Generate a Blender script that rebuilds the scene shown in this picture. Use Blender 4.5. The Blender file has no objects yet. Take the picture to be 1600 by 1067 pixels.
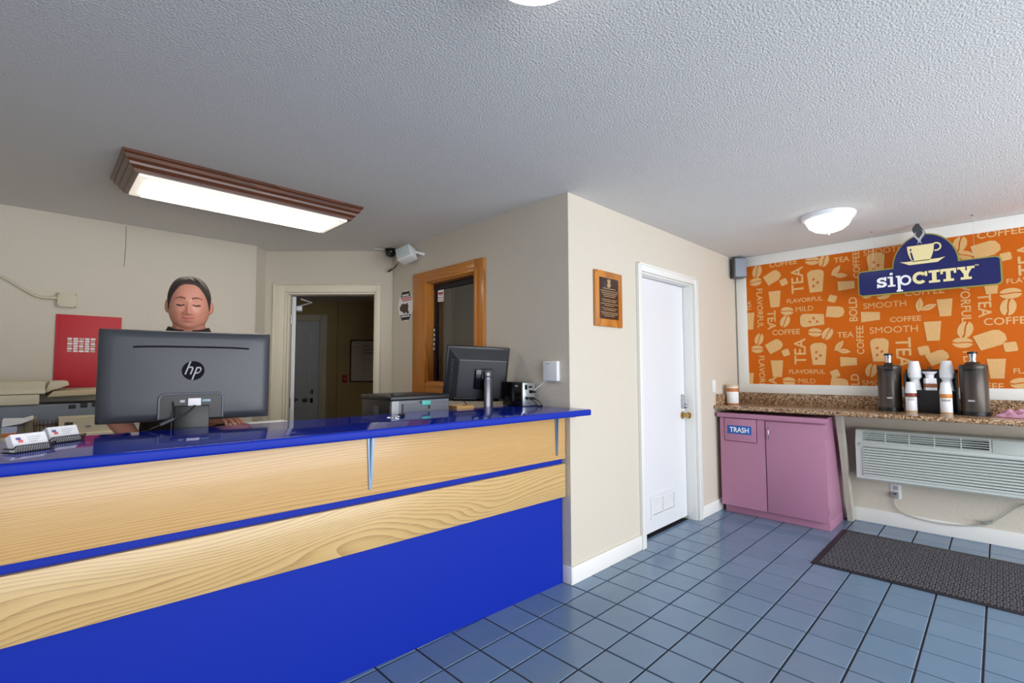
import bpy, bmesh, math, random
from mathutils import Vector, Matrix
random.seed(7)
scene = bpy.context.scene
COL = scene.collection
PI = math.pi
def srgb(r, g, b):
    f = lambda c: (c/255/12.92) if c/255 <= .04045 else ((c/255+.055)/1.055)**2.4
    return (f(r), f(g), f(b), 1.0)

# ------------------------------------------------------------------ camera
FPX, PITCH, YAW, ROLL = 752.44, math.radians(3.27), math.radians(44.668), math.radians(-0.18)
CAM = Vector((-2.3759, -1.8929, 1.3133))
_F = Vector((math.sin(YAW)*math.cos(PITCH), math.cos(YAW)*math.cos(PITCH), math.sin(PITCH)))
_R0 = Vector((math.cos(YAW), -math.sin(YAW), 0)); _U0 = _R0.cross(_F)
_R = _R0*math.cos(ROLL)+_U0*math.sin(ROLL); _U = -_R0*math.sin(ROLL)+_U0*math.cos(ROLL)
cd = bpy.data.cameras.new('camera'); cam = bpy.data.objects.new('camera', cd); COL.objects.link(cam)
cd.sensor_fit = 'HORIZONTAL'; cd.sensor_width = 36; cd.lens = FPX/1600*36; cd.clip_start = .02
cam.matrix_world = Matrix(((_R.x, _U.x, -_F.x, CAM.x), (_R.y, _U.y, -_F.y, CAM.y), (_R.z, _U.z, -_F.z, CAM.z), (0, 0, 0, 1)))
scene.camera = cam
def at(px, py, ax, c):
    "photo pixel -> point on the plane (axis ax = c)"
    d = _F*FPX+_R*(px-800)-_U*(py-533.5)
    return CAM+d*((c-CAM[ax])/d[ax])
def project(p):
    d = Vector(p)-CAM; z = d.dot(_F)
    return (800+FPX*d.dot(_R)/z, 533.5-FPX*d.dot(_U)/z, z)

# ------------------------------------------------------------------ world, lights, exposure
w = bpy.data.worlds.new('daylight'); scene.world = w; w.use_nodes = True
w.node_tree.nodes['Background'].inputs[0].default_value = (.93, .965, 1.0, 1)
w.node_tree.nodes['Background'].inputs[1].default_value = 2.2
def area(name, loc, rot, sx, sy, power, col):
    l = bpy.data.lights.new(name, 'AREA'); l.shape = 'RECTANGLE'; l.size = sx; l.size_y = sy; l.energy = power; l.color = col
    o = bpy.data.objects.new(name, l); o.location = loc; o.rotation_euler = rot; COL.objects.link(o); return o
# daylight through the glazed front of the room (behind the camera), in the plane of that glazing
FRONT_W = 180
area('front_window_offscreen', (-.6, -4.56, 1.235), (PI/2, 0, 0), 5.7, 2.15, FRONT_W, (.94, .97, 1.0))
vs = scene.view_settings
vs.view_transform = 'Standard'; vs.look = 'None'; vs.gamma = 1; vs.use_curve_mapping = False
vs.exposure = -0.08

# ------------------------------------------------------------------ materials
MATS = {}
def mat(name, col, rough=.6, metal=0, bump=None, vary=None, emit=None, spec=.5, coat=0, trans=0, alpha=None, rnd=0):
    """bump=(scale,strength,detail)  vary=(scale,amount,colour2)  rnd = brightness change per object"""
    if name in MATS: return MATS[name]
    m = bpy.data.materials.new(name); m.use_nodes = True; MATS[name] = m
    nt = m.node_tree; b = nt.nodes['Principled BSDF']; L = nt.links.new
    b.inputs['Base Color'].default_value = col; b.inputs['Roughness'].default_value = rough; b.inputs['Metallic'].default_value = metal
    b.inputs['Specular IOR Level'].default_value = spec; b.inputs['Coat Weight'].default_value = coat; b.inputs['Coat Roughness'].default_value = .05
    b.inputs['Transmission Weight'].default_value = trans
    if alpha is not None: b.inputs['Alpha'].default_value = alpha
    if emit: b.inputs['Emission Color'].default_value = emit[0]; b.inputs['Emission Strength'].default_value = emit[1]
    tc = nt.nodes.new('ShaderNodeTexCoord')
    out = None
    if vary:
        n = nt.nodes.new('ShaderNodeTexNoise'); n.inputs['Scale'].default_value = vary[0]; n.inputs['Detail'].default_value = 4
        L(tc.outputs['Object'], n.inputs['Vector'])
        r = nt.nodes.new('ShaderNodeValToRGB'); r.color_ramp.elements[0].position = .5-vary[1]; r.color_ramp.elements[1].position = .5+vary[1]
        r.color_ramp.elements[0].color = col; r.color_ramp.elements[1].color = vary[2]
        L(n.outputs['Fac'], r.inputs[0]); out = r.outputs[0]
    if rnd:
        oi = nt.nodes.new('ShaderNodeObjectInfo'); hsv = nt.nodes.new('ShaderNodeHueSaturation'); mr = nt.nodes.new('ShaderNodeMapRange')
        mr.inputs[3].default_value = 1-rnd; mr.inputs[4].default_value = 1+rnd
        L(oi.outputs['Random'], mr.inputs[0]); L(mr.outputs[0], hsv.inputs['Value'])
        if out: L(out, hsv.inputs['Color'])
        else: hsv.inputs['Color'].default_value = col
        out = hsv.outputs[0]
    if out: L(out, b.inputs['Base Color'])
    if bump:
        n = nt.nodes.new('ShaderNodeTexNoise'); n.inputs['Scale'].default_value = bump[0]; n.inputs['Detail'].default_value = bump[2]
        L(tc.outputs['Object'], n.inputs['Vector'])
        bp = nt.nodes.new('ShaderNodeBump'); bp.inputs['Strength'].default_value = bump[1]; bp.inputs['Distance'].default_value = .01
        L(n.outputs['Fac'], bp.inputs['Height']); L(bp.outputs[0], b.inputs['Normal'])
    return m
def wood(name, c1, c2, c3, axis=0, freq=26, stretch=.22, wob=3.2, rough=.35, coat=.3, gaxis=2):
    "grain runs along axis; growth lines stacked along gaxis and bent by a slow noise"
    m = bpy.data.materials.new(name); m.use_nodes = True; nt = m.node_tree; b = nt.nodes['Principled BSDF']; L = nt.links.new
    def math_(op, a, bb=None, c=None):
        n = nt.nodes.new('ShaderNodeMath'); n.operation = op
        for k, q in enumerate((a, bb, c)):
            if q is None: continue
            if isinstance(q, (int, float)): n.inputs[k].default_value = q
            else: L(q, n.inputs[k])
        return n.outputs[0]
    tc = nt.nodes.new('ShaderNodeTexCoord'); mp = nt.nodes.new('ShaderNodeMapping')
    s = [1, 1, 1]; s[axis] = stretch; mp.inputs['Scale'].default_value = s
    L(tc.outputs['Object'], mp.inputs['Vector'])
    n0 = nt.nodes.new('ShaderNodeTexNoise'); n0.inputs['Scale'].default_value = 3.4; n0.inputs['Detail'].default_value = 1.5; L(mp.outputs[0], n0.inputs['Vector'])
    sx = nt.nodes.new('ShaderNodeSeparateXYZ'); L(tc.outputs['Object'], sx.inputs[0])
    v = math_('FRACT', math_('ADD', math_('MULTIPLY', sx.outputs[gaxis], freq), math_('MULTIPLY', n0.outputs['Fac'], freq*wob/10)))
    mp2 = nt.nodes.new('ShaderNodeMapping'); s2 = [230, 230, 230]; s2[axis] = 7; mp2.inputs['Scale'].default_value = s2; L(tc.outputs['Object'], mp2.inputs['Vector'])
    n1 = nt.nodes.new('ShaderNodeTexNoise'); n1.inputs['Scale'].default_value = 1; n1.inputs['Detail'].default_value = 3; L(mp2.outputs[0], n1.inputs['Vector'])
    f = math_('ADD', math_('MULTIPLY', v, .62), math_('MULTIPLY', n1.outputs['Fac'], .55))
    r = nt.nodes.new('ShaderNodeValToRGB'); e = r.color_ramp.elements
    e[0].position = .15; e[0].color = c1; e[1].position = 1.0; e[1].color = c3
    k = e.new(.62); k.color = c2
    L(f, r.inputs[0]); L(r.outputs[0], b.inputs['Base Color'])
    b.inputs['Roughness'].default_value = rough; b.inputs['Coat Weight'].default_value = coat; b.inputs['Coat Roughness'].default_value = .15
    MATS[name] = m; return m
def granite(name):
    m = bpy.data.materials.new(name); m.use_nodes = True; nt = m.node_tree; b = nt.nodes['Principled BSDF']; L = nt.links.new
    tc = nt.nodes.new('ShaderNodeTexCoord')
    v = nt.nodes.new('ShaderNodeTexVoronoi'); v.inputs['Scale'].default_value = 130; L(tc.outputs['Object'], v.inputs['Vector'])
    n = nt.nodes.new('ShaderNodeTexNoise'); n.inputs['Scale'].default_value = 45; n.inputs['Detail'].default_value = 6; L(tc.outputs['Object'], n.inputs['Vector'])
    sp = nt.nodes.new('ShaderNodeSeparateColor'); L(v.outputs['Color'], sp.inputs[0])
    ad = nt.nodes.new('ShaderNodeMath'); ad.operation = 'MULTIPLY_ADD'; ad.inputs[1].default_value = .55; L(sp.outputs[0], ad.inputs[0])
    m2 = nt.nodes.new('ShaderNodeMath'); m2.operation = 'MULTIPLY'; m2.inputs[1].default_value = .5; L(n.outputs['Fac'], m2.inputs[0]); L(m2.outputs[0], ad.inputs[2])
    r = nt.nodes.new('ShaderNodeValToRGB'); e = r.color_ramp.elements
    e[0].position = .22; e[0].color = srgb(52, 38, 30); e[1].position = .8; e[1].color = srgb(214, 184, 150)
    k = e.new(.42); k.color = srgb(132, 100, 72); k = e.new(.6); k.color = srgb(172, 138, 104)
    L(ad.outputs[0], r.inputs[0]); L(r.outputs[0], b.inputs['Base Color']); b.inputs['Roughness'].default_value = .16
    MATS[name] = m; return m

M_wall = mat('wall_paint', srgb(211, 203, 189), .75, bump=(70, .35, 5))
M_ceil = mat('ceiling_texture', srgb(222, 221, 219), .9, bump=(125, .7, 5))
M_trim = mat('trim_white', srgb(236, 236, 232), .4)
M_trimc = mat('trim_cream', srgb(232, 224, 205), .45)
M_door = mat('door_white', srgb(228, 230, 234), .4)
M_tile = mat('floor_tile', srgb(114, 139, 164), .2, bump=(9, .05, 3), vary=(5, .35, srgb(104, 130, 158)), rnd=.06)
M_grout = mat('grout', srgb(34, 32, 40), .9)
M_blue = mat('blue_laminate', srgb(9, 42, 164), .5, spec=.22)
M_bluetop = mat('blue_gloss_top', srgb(9, 42, 164), .07, spec=.5)
M_oak = wood('oak_board_fine', srgb(218, 178, 118), srgb(208, 166, 106), srgb(182, 138, 84), 0, 85, .10, 3.6)
M_oak2 = wood('oak_board_cathedral', srgb(216, 184, 128), srgb(206, 172, 114), srgb(166, 130, 82), 0, 58, .20, 4.6)
M_oakf = wood('oak_honey_upright', srgb(206, 136, 54), srgb(194, 122, 46), srgb(158, 92, 32), 2, 50, .12, 2.5, gaxis=1)
M_oakh = wood('oak_honey_level', srgb(206, 136, 54), srgb(194, 122, 46), srgb(158, 92, 32), 1, 50, .12, 2.5, gaxis=2)
M_walnut = wood('fixture_wood', srgb(112, 66, 42), srgb(98, 54, 34), srgb(62, 34, 24), 0, 60, .15, 2.0, .4, gaxis=1)
M_granite = granite('granite')
M_pink = mat('pink_paint', srgb(178, 124, 152), .42)
M_black = mat('black_plastic', srgb(26, 27, 30), .38)
M_black2 = mat('black_gloss', srgb(14, 14, 16), .16)
M_dgrey = mat('charcoal_plastic', srgb(66, 69, 76), .38, vary=(60, .3, srgb(64, 67, 74)))
M_matte = mat('matte_black', srgb(10, 11, 16), .75, spec=.2)
M_grey = mat('grey_plastic', srgb(112, 116, 124), .4)
M_lgrey = mat('light_grey_plastic', srgb(186, 188, 190), .45)
M_chrome = mat('chrome', srgb(200, 200, 205), .15, 1)
M_steel = mat('steel_paint', srgb(120, 140, 165), .3, .6)
M_white = mat('white_plastic', srgb(238, 240, 244), .4)
M_paper = mat('paper', srgb(244, 244, 248), .8)
M_cream = mat('cream_plastic', srgb(206, 198, 174), .5)
M_red = mat('red_board', srgb(196, 36, 50), .5)
M_glass = mat('window_glass', (1, 1, 1, 1), .02, trans=1)
M_orange = mat('mural_orange', srgb(206, 100, 12), .6, spec=.2)
M_print = mat('mural_print', srgb(228, 184, 124), .5, vary=(70, .2, srgb(220, 172, 108)))
M_printd = mat('mural_print_dark', srgb(196, 98, 36), .5)
M_navy = mat('sign_navy', srgb(22, 28, 94), .3)
M_signgold = mat('sign_gold_edge', srgb(150, 150, 70), .35)
M_cream2 = mat('sign_cream', srgb(240, 226, 170), .4)
M_acw = mat('ac_white', srgb(206, 214, 210), .45)
M_gold = mat('brass', srgb(190, 160, 90), .25, 1)
M_tan = mat('tan_board', srgb(200, 158, 96), .7)
M_skin = mat('skin', srgb(214, 152, 126), .42, vary=(14, .3, srgb(216, 140, 120)))
M_lip = mat('lips', srgb(192, 112, 104), .5)
M_hair = mat('dark_hair', srgb(56, 44, 36), .5, bump=(240, .5, 3))
M_lash = mat('lash', srgb(38, 20, 18), .6)
M_shirt = mat('dark_shirt', srgb(38, 26, 24), .8)
M_pants = mat('black_trousers', srgb(24, 24, 28), .85)

# ------------------------------------------------------------------ builders
def link(name, me, m=None, parent=None):
    o = bpy.data.objects.new(name, me); COL.objects.link(o)
    if m: me.materials.append(m)
    if parent: o.parent = parent
    return o
def tomesh(bm, name, smooth=False, angle=35):
    bmesh.ops.recalc_face_normals(bm, faces=bm.faces)
    me = bpy.data.meshes.new(name); bm.to_mesh(me); bm.free()
    if smooth:
        me.polygons.foreach_set('use_smooth', [True]*len(me.polygons)); me.update()
        try: me.set_sharp_from_angle(angle=math.radians(angle))
        except Exception: pass
    return me
def add_box(bm, x0, x1, y0, y1, z0, z1, bev=0, seg=2, mtx=None):
    r = bmesh.ops.create_cube(bm, size=1)
    vs_ = r['verts']
    for v in vs_:
        v.co = Vector(((x0+x1)/2+v.co.x*(x1-x0), (y0+y1)/2+v.co.y*(y1-y0), (z0+z1)/2+v.co.z*(z1-z0)))
    if bev:
        es = list({e for v in vs_ for e in v.link_edges})
        q = bmesh.ops.bevel(bm, geom=es, offset=bev, segments=seg, affect='EDGES', profile=.5)
        vs_ = list({v for f in q['faces'] for v in f.verts} | {v for v in vs_ if v.is_valid})
    if mtx:
        for v in vs_: v.co = mtx @ v.co
    return vs_
def box(name, xr, yr, zr, m, parent=None, bev=0, seg=2, smooth=None):
    bm = bmesh.new(); add_box(bm, min(xr), max(xr), min(yr), max(yr), min(zr), max(zr), bev, seg)
    return link(name, tomesh(bm, name, bool(bev) if smooth is None else smooth), m, parent)
def add_prism(bm, poly, d0, d1, plane='xz'):
    "poly 2d extruded along the third axis"
    def P(a, b, d):
        return {'xz': (a, d, b), 'yz': (d, a, b), 'xy': (a, b, d)}[plane]
    lo = [bm.verts.new(P(a, b, d0)) for a, b in poly]; hi = [bm.verts.new(P(a, b, d1)) for a, b in poly]
    n = len(poly)
    fs = [bm.faces.new(lo), bm.faces.new(hi)]
    for i in range(n): fs.append(bm.faces.new((lo[i], lo[(i+1) % n], hi[(i+1) % n], hi[i])))
    return fs
def prism(name, poly, d0, d1, m, parent=None, plane='xz', bev=0):
    bm = bmesh.new(); add_prism(bm, poly, d0, d1, plane)
    if bev: bmesh.ops.bevel(bm, geom=list(bm.edges), offset=bev, segments=2, affect='EDGES', profile=.5)
    return link(name, tomesh(bm, name, bool(bev)), m, parent)
def add_lathe(bm, prof, seg=32, mtx=None):
    rings = []
    for r, z in prof:
        if r < 1e-5: rings.append([bm.verts.new((0, 0, z))])
        else: rings.append([bm.verts.new((r*math.cos(2*PI*k/seg), r*math.sin(2*PI*k/seg), z)) for k in range(seg)])
    for a, b in zip(rings, rings[1:]):
        for k in range(seg):
            k2 = (k+1) % seg
            if len(a) == 1 and len(b) == 1: continue
            if len(a) == 1: bm.faces.new((a[0], b[k], b[k2]))
            elif len(b) == 1: bm.faces.new((a[k], a[k2], b[0]))
            else: bm.faces.new((a[k], a[k2], b[k2], b[k]))
    for q in (rings[0], rings[-1]):
        if len(q) > 2: bm.faces.new(q)
    if mtx:
        for ring in rings:
            for v in ring: v.co = mtx @ v.co
def lathe(name, prof, m, parent=None, seg=32, mtx=None, angle=40):
    bm = bmesh.new(); add_lathe(bm, prof, seg, mtx)
    return link(name, tomesh(bm, name, True, angle), m, parent)
def add_tube(bm, pts, rad, seg=8, closed=False):
    pts = [Vector(p) for p in pts]; n = len(pts)
    rads = rad if isinstance(rad, (list, tuple)) else [rad]*n
    rings = []; up = None
    for i, p in enumerate(pts):
        t = (pts[min(i+1, n-1)]-pts[max(i-1, 0)])
        t = t.normalized() if t.length > 1e-9 else Vector((0, 0, 1))
        if up is None: up = Vector((0, 0, 1)) if abs(t.z) < .9 else Vector((1, 0, 0))
        s = t.cross(up).normalized(); up = s.cross(t).normalized()
        rings.append([bm.verts.new(p+(s*math.cos(2*PI*k/seg)+up*math.sin(2*PI*k/seg))*rads[i]) for k in range(seg)])
    for a, b in zip(rings, rings[1:]):
        for k in range(seg): bm.faces.new((a[k], a[(k+1) % seg], b[(k+1) % seg], b[k]))
    bm.faces.new(rings[0]); bm.faces.new(rings[-1])
def smooth_path(pts, n=8):
    pts = [Vector(p) for p in pts]; out = []
    for i in range(len(pts)-1):
        p0 = pts[max(i-1, 0)]; p1 = pts[i]; p2 = pts[i+1]; p3 = pts[min(i+2, len(pts)-1)]
        for k in range(n):
            t = k/n
            out.append(.5*((2*p1)+(p2-p0)*t+(2*p0-5*p1+4*p2-p3)*t*t+(3*p1-p0-3*p2+p3)*t**3))
    out.append(pts[-1]); return out
def tube(name, pts, rad, m, parent=None, seg=8, smooth=True):
    bm = bmesh.new(); add_tube(bm, pts, rad, seg)
    return link(name, tomesh(bm, name, smooth, 60), m, parent)
def thing(name, label, cat, loc=(0, 0, 0), rotz=0, group=None, rot=None):
    o = bpy.data.objects.new(name, None); COL.objects.link(o); o.empty_display_size = .1
    o.location = loc; o.rotation_euler = rot if rot else (0, 0, rotz)
    o['label'] = label; o['category'] = cat
    if group: o['group'] = group
    return o
def tag(o, label, cat, group=None):
    o['label'] = label; o['category'] = cat
    if group: o['group'] = group
    return o
def struct(o, label=None):
    o['kind'] = 'structure'
    if label: o['label'] = label
    return o
_fonts = {}
def text_mesh(txt, size, bold=0, shear=0, extrude=.0006, align='CENTER'):
    cu = bpy.data.curves.new('txt', 'FONT'); cu.body = txt; cu.size = size; cu.offset = bold; cu.shear = shear; cu.extrude = extrude
    cu.align_x = align; cu.align_y = 'CENTER'; cu.resolution_u = 3; cu.fill_mode = 'BOTH'
    o = bpy.data.objects.new('txt', cu); COL.objects.link(o)
    dg = bpy.context.evaluated_depsgraph_get()
    me = bpy.data.meshes.new_from_object(o.evaluated_get(dg)); bpy.data.objects.remove(o); bpy.data.curves.remove(cu)
    me.materials.clear()
    return me
def text(name, txt, size, m, parent, mtx, bold=0, shear=0, fitw=None, fith=None):
    me = text_mesh(txt, size, bold, shear)
    if fitw or fith:
        xs = [v.co.x for v in me.vertices]; ys = [v.co.y for v in me.vertices]
        cx, cy = (min(xs)+max(xs))/2, (min(ys)+max(ys))/2
        sx = fitw/(max(xs)-min(xs)) if fitw else 1; sy = fith/(max(ys)-min(ys)) if fith else 1
        if not fitw: sx = sy
        if not fith: sy = sx
        for v in me.vertices: v.co.x = (v.co.x-cx)*sx; v.co.y = (v.co.y-cy)*sy
    me.transform(mtx)
    return link(name, me, m, parent)
# frames for flat lettering: local x -> reading direction, local y -> up, local z -> out of the surface
def frame(o, xdir, ydir):
    x = Vector(xdir).normalized(); y = Vector(ydir).normalized(); z = x.cross(y)
    return Matrix(((x.x, y.x, z.x, o[0]), (x.y, y.y, z.y, o[1]), (x.z, y.z, z.z, o[2]), (0, 0, 0, 1)))

H = 2.44; LX = 2.747; YL = 2.82; T = .12
# ================================================================== the setting
def boxes(name, lst, m, loc=None, rotz=0, bev=0):
    bm = bmesh.new()
    for b in lst: add_box(bm, *b, bev=bev)
    o = link(name, tomesh(bm, name, bool(bev)), m)
    if loc: o.location = loc
    o.rotation_euler.z = rotz
    return o
# floor: a grout bed, the tiles in view one by one, the rest as one field
TP = .20787; TX0, TY0 = -1.0506, -.1213
floor = struct(box('floor', (-4.9, 3.0), (-4.7, 6.2), (-.12, -.004), M_grout), 'blue-grey ceramic tile floor with dark grout lines')
g = .0042
tiles = []
for i in range(-18, 22):
    for j in range(-2, 24):
        x0, x1 = TX0+i*TP+g, TX0+(i+1)*TP-g; y1, y0 = TY0-(j-1)*TP-g, TY0-j*TP+g
        x1 = min(x1, LX-.001); y1 = min(y1, .31 if x0 < -.02 else .085)
        if x1-x0 < .01 or y1-y0 < .01: continue
        c = Vector(((x0+x1)/2, (y0+y1)/2, 0)); px, py, z = project(c)
        vis = z > .3 and -30 < px < 1630 and py < 1110
        d = (c-CAM).length
        tiles.append((not vis, d, x0, x1, y0, y1))
tiles.sort(); field = bmesh.new(); shared = {}; nt_ = 0
for hid, d, x0, x1, y0, y1 in tiles:
    if not hid and nt_ < 300:
        nt_ += 1; key = (round(x1-x0, 4), round(y1-y0, 4))
        if key not in shared:
            bm = bmesh.new(); a, b = (x1-x0)/2, (y1-y0)/2
            lo = [bm.verts.new((p*a, q*b, -.008)) for p, q in ((-1, -1), (1, -1), (1, 1), (-1, 1))]
            hi = [bm.verts.new((p*(a-.0025), q*(b-.0025), 0)) for p, q in ((-1, -1), (1, -1), (1, 1), (-1, 1))]
            mid = [bm.verts.new((p*a, q*b, -.002)) for p, q in ((-1, -1), (1, -1), (1, 1), (-1, 1))]
            bm.faces.new(hi)
            for A_, B_ in ((lo, mid), (mid, hi)):
                for k in range(4): bm.faces.new((A_[k], A_[(k+1) % 4], B_[(k+1) % 4], B_[k]))
            me = tomesh(bm, 'tile'); me.materials.append(M_tile); shared[key] = me
        o = bpy.data.objects.new('tile', shared[key]); COL.objects.link(o); o.parent = floor
        o.location = ((x0+x1)/2, (y0+y1)/2, random.uniform(-.0006, .0004))
    else: add_box(field, x0, x1, y0, y1, -.008, 0)
fo = link('tile_field', tomesh(field, 'tile_field'), M_tile, floor); fo['kind'] = 'stuff'
struct(box('floor_bounce', (-4.7, 3.0), (.32, 6.1), (-.006, 0), mat('pale_bounce', srgb(214, 204, 186), .5)), 'unseen floor behind the counter, made pale to bounce light')  # unseen floor added in a pale tone to bounce light upwards
struct(box('ceiling', (-4.9, 3.0), (-4.7, 3.2), (H, H+.12), M_ceil), 'white textured ceiling')
# walls
DX0, DX1, DZ = .865, 1.75, 2.055
struct(boxes('wall_door', [(0, DX0, 0, T, -.05, H), (DX0, DX1, 0, T, DZ, H), (DX1, LX, 0, T, -.05, H)], M_wall), 'beige textured wall with the plaque and white door')
WY0, WY1, WZ0, WZ1 = .895, 1.535, 1.20, 2.055
struct(boxes('wall_window', [(0, T, T, WY0, -.05, H), (0, T, WY1, 2.10, -.05, H), (0, T, WY0, WY1, -.05, WZ0), (0, T, WY0, WY1, WZ1, H)], M_wall), 'beige wall with the oak-framed office window')
struct(box('wall_right', (LX, LX+T), (-4.7, 2.2), (-.05, H), M_wall), 'beige wall behind the coffee mural')
struct(box('wall_back', (-4.9, -.985), (YL, YL+T), (-.05, H), M_wall), 'beige wall behind the reception clerk')
DG = (-.854, 2.985, 0); R45 = -PI/4
struct(boxes('wall_return', [(-.215, 0, 0, .1, -.05, H)], M_wall, (-.854, 2.985, 0), PI/4+.1), 'narrow return wall beside the hall doorway')
bpy.data.objects['wall_return'].location = (-.842, 2.985, 0)
S0, S1, SZ = .196, 1.06, 2.045
struct(boxes('wall_diagonal', [(0, S0, 0, T, -.05, H), (S1, 1.235, 0, T, -.05, H), (S0, S1, 0, T, SZ, H)], M_wall, DG, R45), 'short diagonal wall with the hall doorway')
struct(boxes('wall_front', [(-4.9, -3.5, -4.62, -4.5, -.05, H), (2.3, LX, -4.62, -4.5, -.05, H), (-3.5, 2.3, -4.62, -4.5, 2.35, H), (-3.5, 2.3, -4.62, -4.5, -.05, .12)], M_wall), 'front wall of the room with wide glazing')
struct(box('wall_left', (-4.82, -4.7), (-4.5, YL), (-.05, H), M_wall), 'plain side wall of the room')
# small office behind the oak window
struct(box('wall_office_back', (T, .74), (2.02, 2.10), (-.05, H), mat('office_paint', srgb(186, 182, 142), .8)), 'pale olive back wall of the small office')
struct(box('wall_storeroom', (.74, LX), (2.02, 2.10), (-.05, H), M_wall), 'back wall of the room behind the white door')
struct(box('wall_office_side', (.66, .74), (T, 2.02), (-.05, H), mat('office_paint', srgb(186, 182, 142), .8)), 'pale olive side wall of the small office')
# hall behind the diagonal doorway (local x along the doorway, y into the hall)
HN = 2.6
def dh(px, py, n=HN):
    d = _F*FPX+_R*(px-800)-_U*(py-533.5); nn = Vector((1, 1, 0))/2**.5; p0 = Vector(DG)+nn*n
    X = CAM+d*((p0-CAM).dot(nn)/d.dot(nn)); return (X-Vector(DG)).dot(Vector((1, -1, 0))/2**.5), X.z
HC = dh(526, 560)[0]
M_hall = mat('hall_paint', srgb(196, 172, 122), .8, bump=(55, .2, 4))
struct(boxes('wall_hall_back', [(-2.2, HC, HN, HN+.1, -.05, 2.36), (HC, 2.6, HN+.05, HN+.15, -.05, 2.36)], M_hall, DG, R45), 'tan wall at the end of the hall')
struct(boxes('wall_hall_left', [(-1.25, -1.15, T+.02, HN, -.05, 2.36)], M_hall, DG, R45), 'tan side wall of the hall')
struct(boxes('wall_hall_right', [(1.66, 1.76, T+.02, HN+.05, -.05, 2.36), (1.235, 1.66, .02, T, -.05, 2.36), (1.235, 1.66, T, T+.03, -.05, 2.4)], M_hall, DG, R45), 'tan wall on the far side of the hall')
struct(boxes('wall_hall_front', [(-1.25, 0, .1205, .2, -.05, 2.4)], M_hall, DG, R45), 'inner face of the hall wall beside the doorway')
struct(boxes('ceiling_hall', [(-1.4, 1.8, T+.005, HN+.2, 2.33, 2.40)], M_ceil, DG, R45), 'low hall ceiling')
# doorway casing of the hall
tr = thing('trim_1', 'cream painted casing around the hall doorway', 'trim', DG, R45); struct(tr); del tr['category']
for nm, b in (('side_casing', (S0-.092, S0, -.018, 0, 0, SZ+.065)), ('side_casing', (S1, S1+.045, -.018, 0, 0, SZ+.065)), ('head_casing', (S0, S1, -.018, 0, SZ, SZ+.065)),
              ('jamb', (S0, S0+.018, 0, T, 0, SZ)), ('jamb', (S1-.018, S1, 0, T, 0, SZ)), ('head_jamb', (S0+.018, S1-.018, 0, T, SZ-.018, SZ)),
              ('door_stop', (S0+.018, S0+.03, .03, .07, 0, SZ-.018)), ('backband', (S0-.104, S0-.092, -.026, 0, 0, SZ+.078))):
    box(nm, b[0:2], b[2:4], b[4:6], M_trimc, tr, .002)
# the open hall door, seen edge-on
ang = math.radians(24.2)
d2 = thing('door_2', 'white hall door standing open, seen edge-on', 'door', (DG[0]+(S0+.045)*.7071+.09*.7071, DG[1]-(S0+.045)*.7071+.09*.7071, 0), R45+PI/2+ang); struct(d2); del d2['category']
box('slab', (0, .80), (-.018, .018), (.015, 2.02), M_door, d2, .002)
for s in (-1, 1):
    lathe('rosette', [(0, 0), (.028, 0), (.028, .006), (.012, .010), (.012, .03), (0, .03)], M_black, d2, 20, Matrix.Translation((.735, s*.018, .985)) @ Matrix.Rotation(-s*PI/2, 4, 'X'))
    tube('lever', [(.735, s*.045, .985), (.70, s*.05, .985), (.63, s*.05, .985)], .008, M_black, d2)
box('closer_body', (.14, .30), (-.075, -.018), (1.90, 1.95), M_white, d2, .012)
tube('closer_arm', [(.2, -.05, 1.955), (.12, -.16, 1.985), (.05, -.06, 2.005)], .006, M_white, d2)
for z in (.25, 1.0, 1.8): tube('hinge', [(-.004, .02, z-.045), (-.004, .02, z+.045)], .007, M_chrome, d2)
# six-panel door at the end of the hall
a1 = dh(499, 560)[0]; a0 = a1-.82; zt = 2.03
d3 = thing('door_3', 'white six-panel door at the end of the hall', 'door', DG, R45); struct(d3); del d3['category']
box('slab', (a0, a1), (HN-.02, HN-.001), (.01, zt), M_door, d3)
for cxp in (a0+.23, a1-.23):
    for z0, z1 in ((.2, .82), (.95, 1.55), (1.68, 1.9)):
        bm = bmesh.new()
        add_box(bm, cxp-.14, cxp+.14, HN-.024, HN-.019, z0, z1); add_box(bm, cxp-.11, cxp+.11, HN-.032, HN-.02, z0+.03, z1-.03, .008)
        link('panel', tomesh(bm, 'panel'), M_door, d3)
for xr, zr in (((a0-.1, a0-.008), (0, zt+.1)), ((a1+.008, a1+.11), (0, zt+.1)), ((a0-.008, a1+.008), (zt+.008, zt+.1))):
    box('casing', xr, (HN-.03, HN), zr, M_trimc, d3, .004)
kx, kz = dh(479, 625)
lathe('knob', [(0, 0), (.032, 0), (.032, .006), (.014, .012), (.014, .03), (.03, .042), (.033, .055), (.022, .07), (0, .072)], M_chrome, d3, 20, Matrix.Translation((kx, HN-.02, kz)) @ Matrix.Rotation(PI/2, 4, 'X'))
for py in (612, 625.5):
    q = dh(487.5, py); box('strike_plate', (q[0]-.022, q[0]+.022), (HN-.024, HN-.018), (q[1]-.035, q[1]+.035), M_black, d3, .003)
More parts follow.
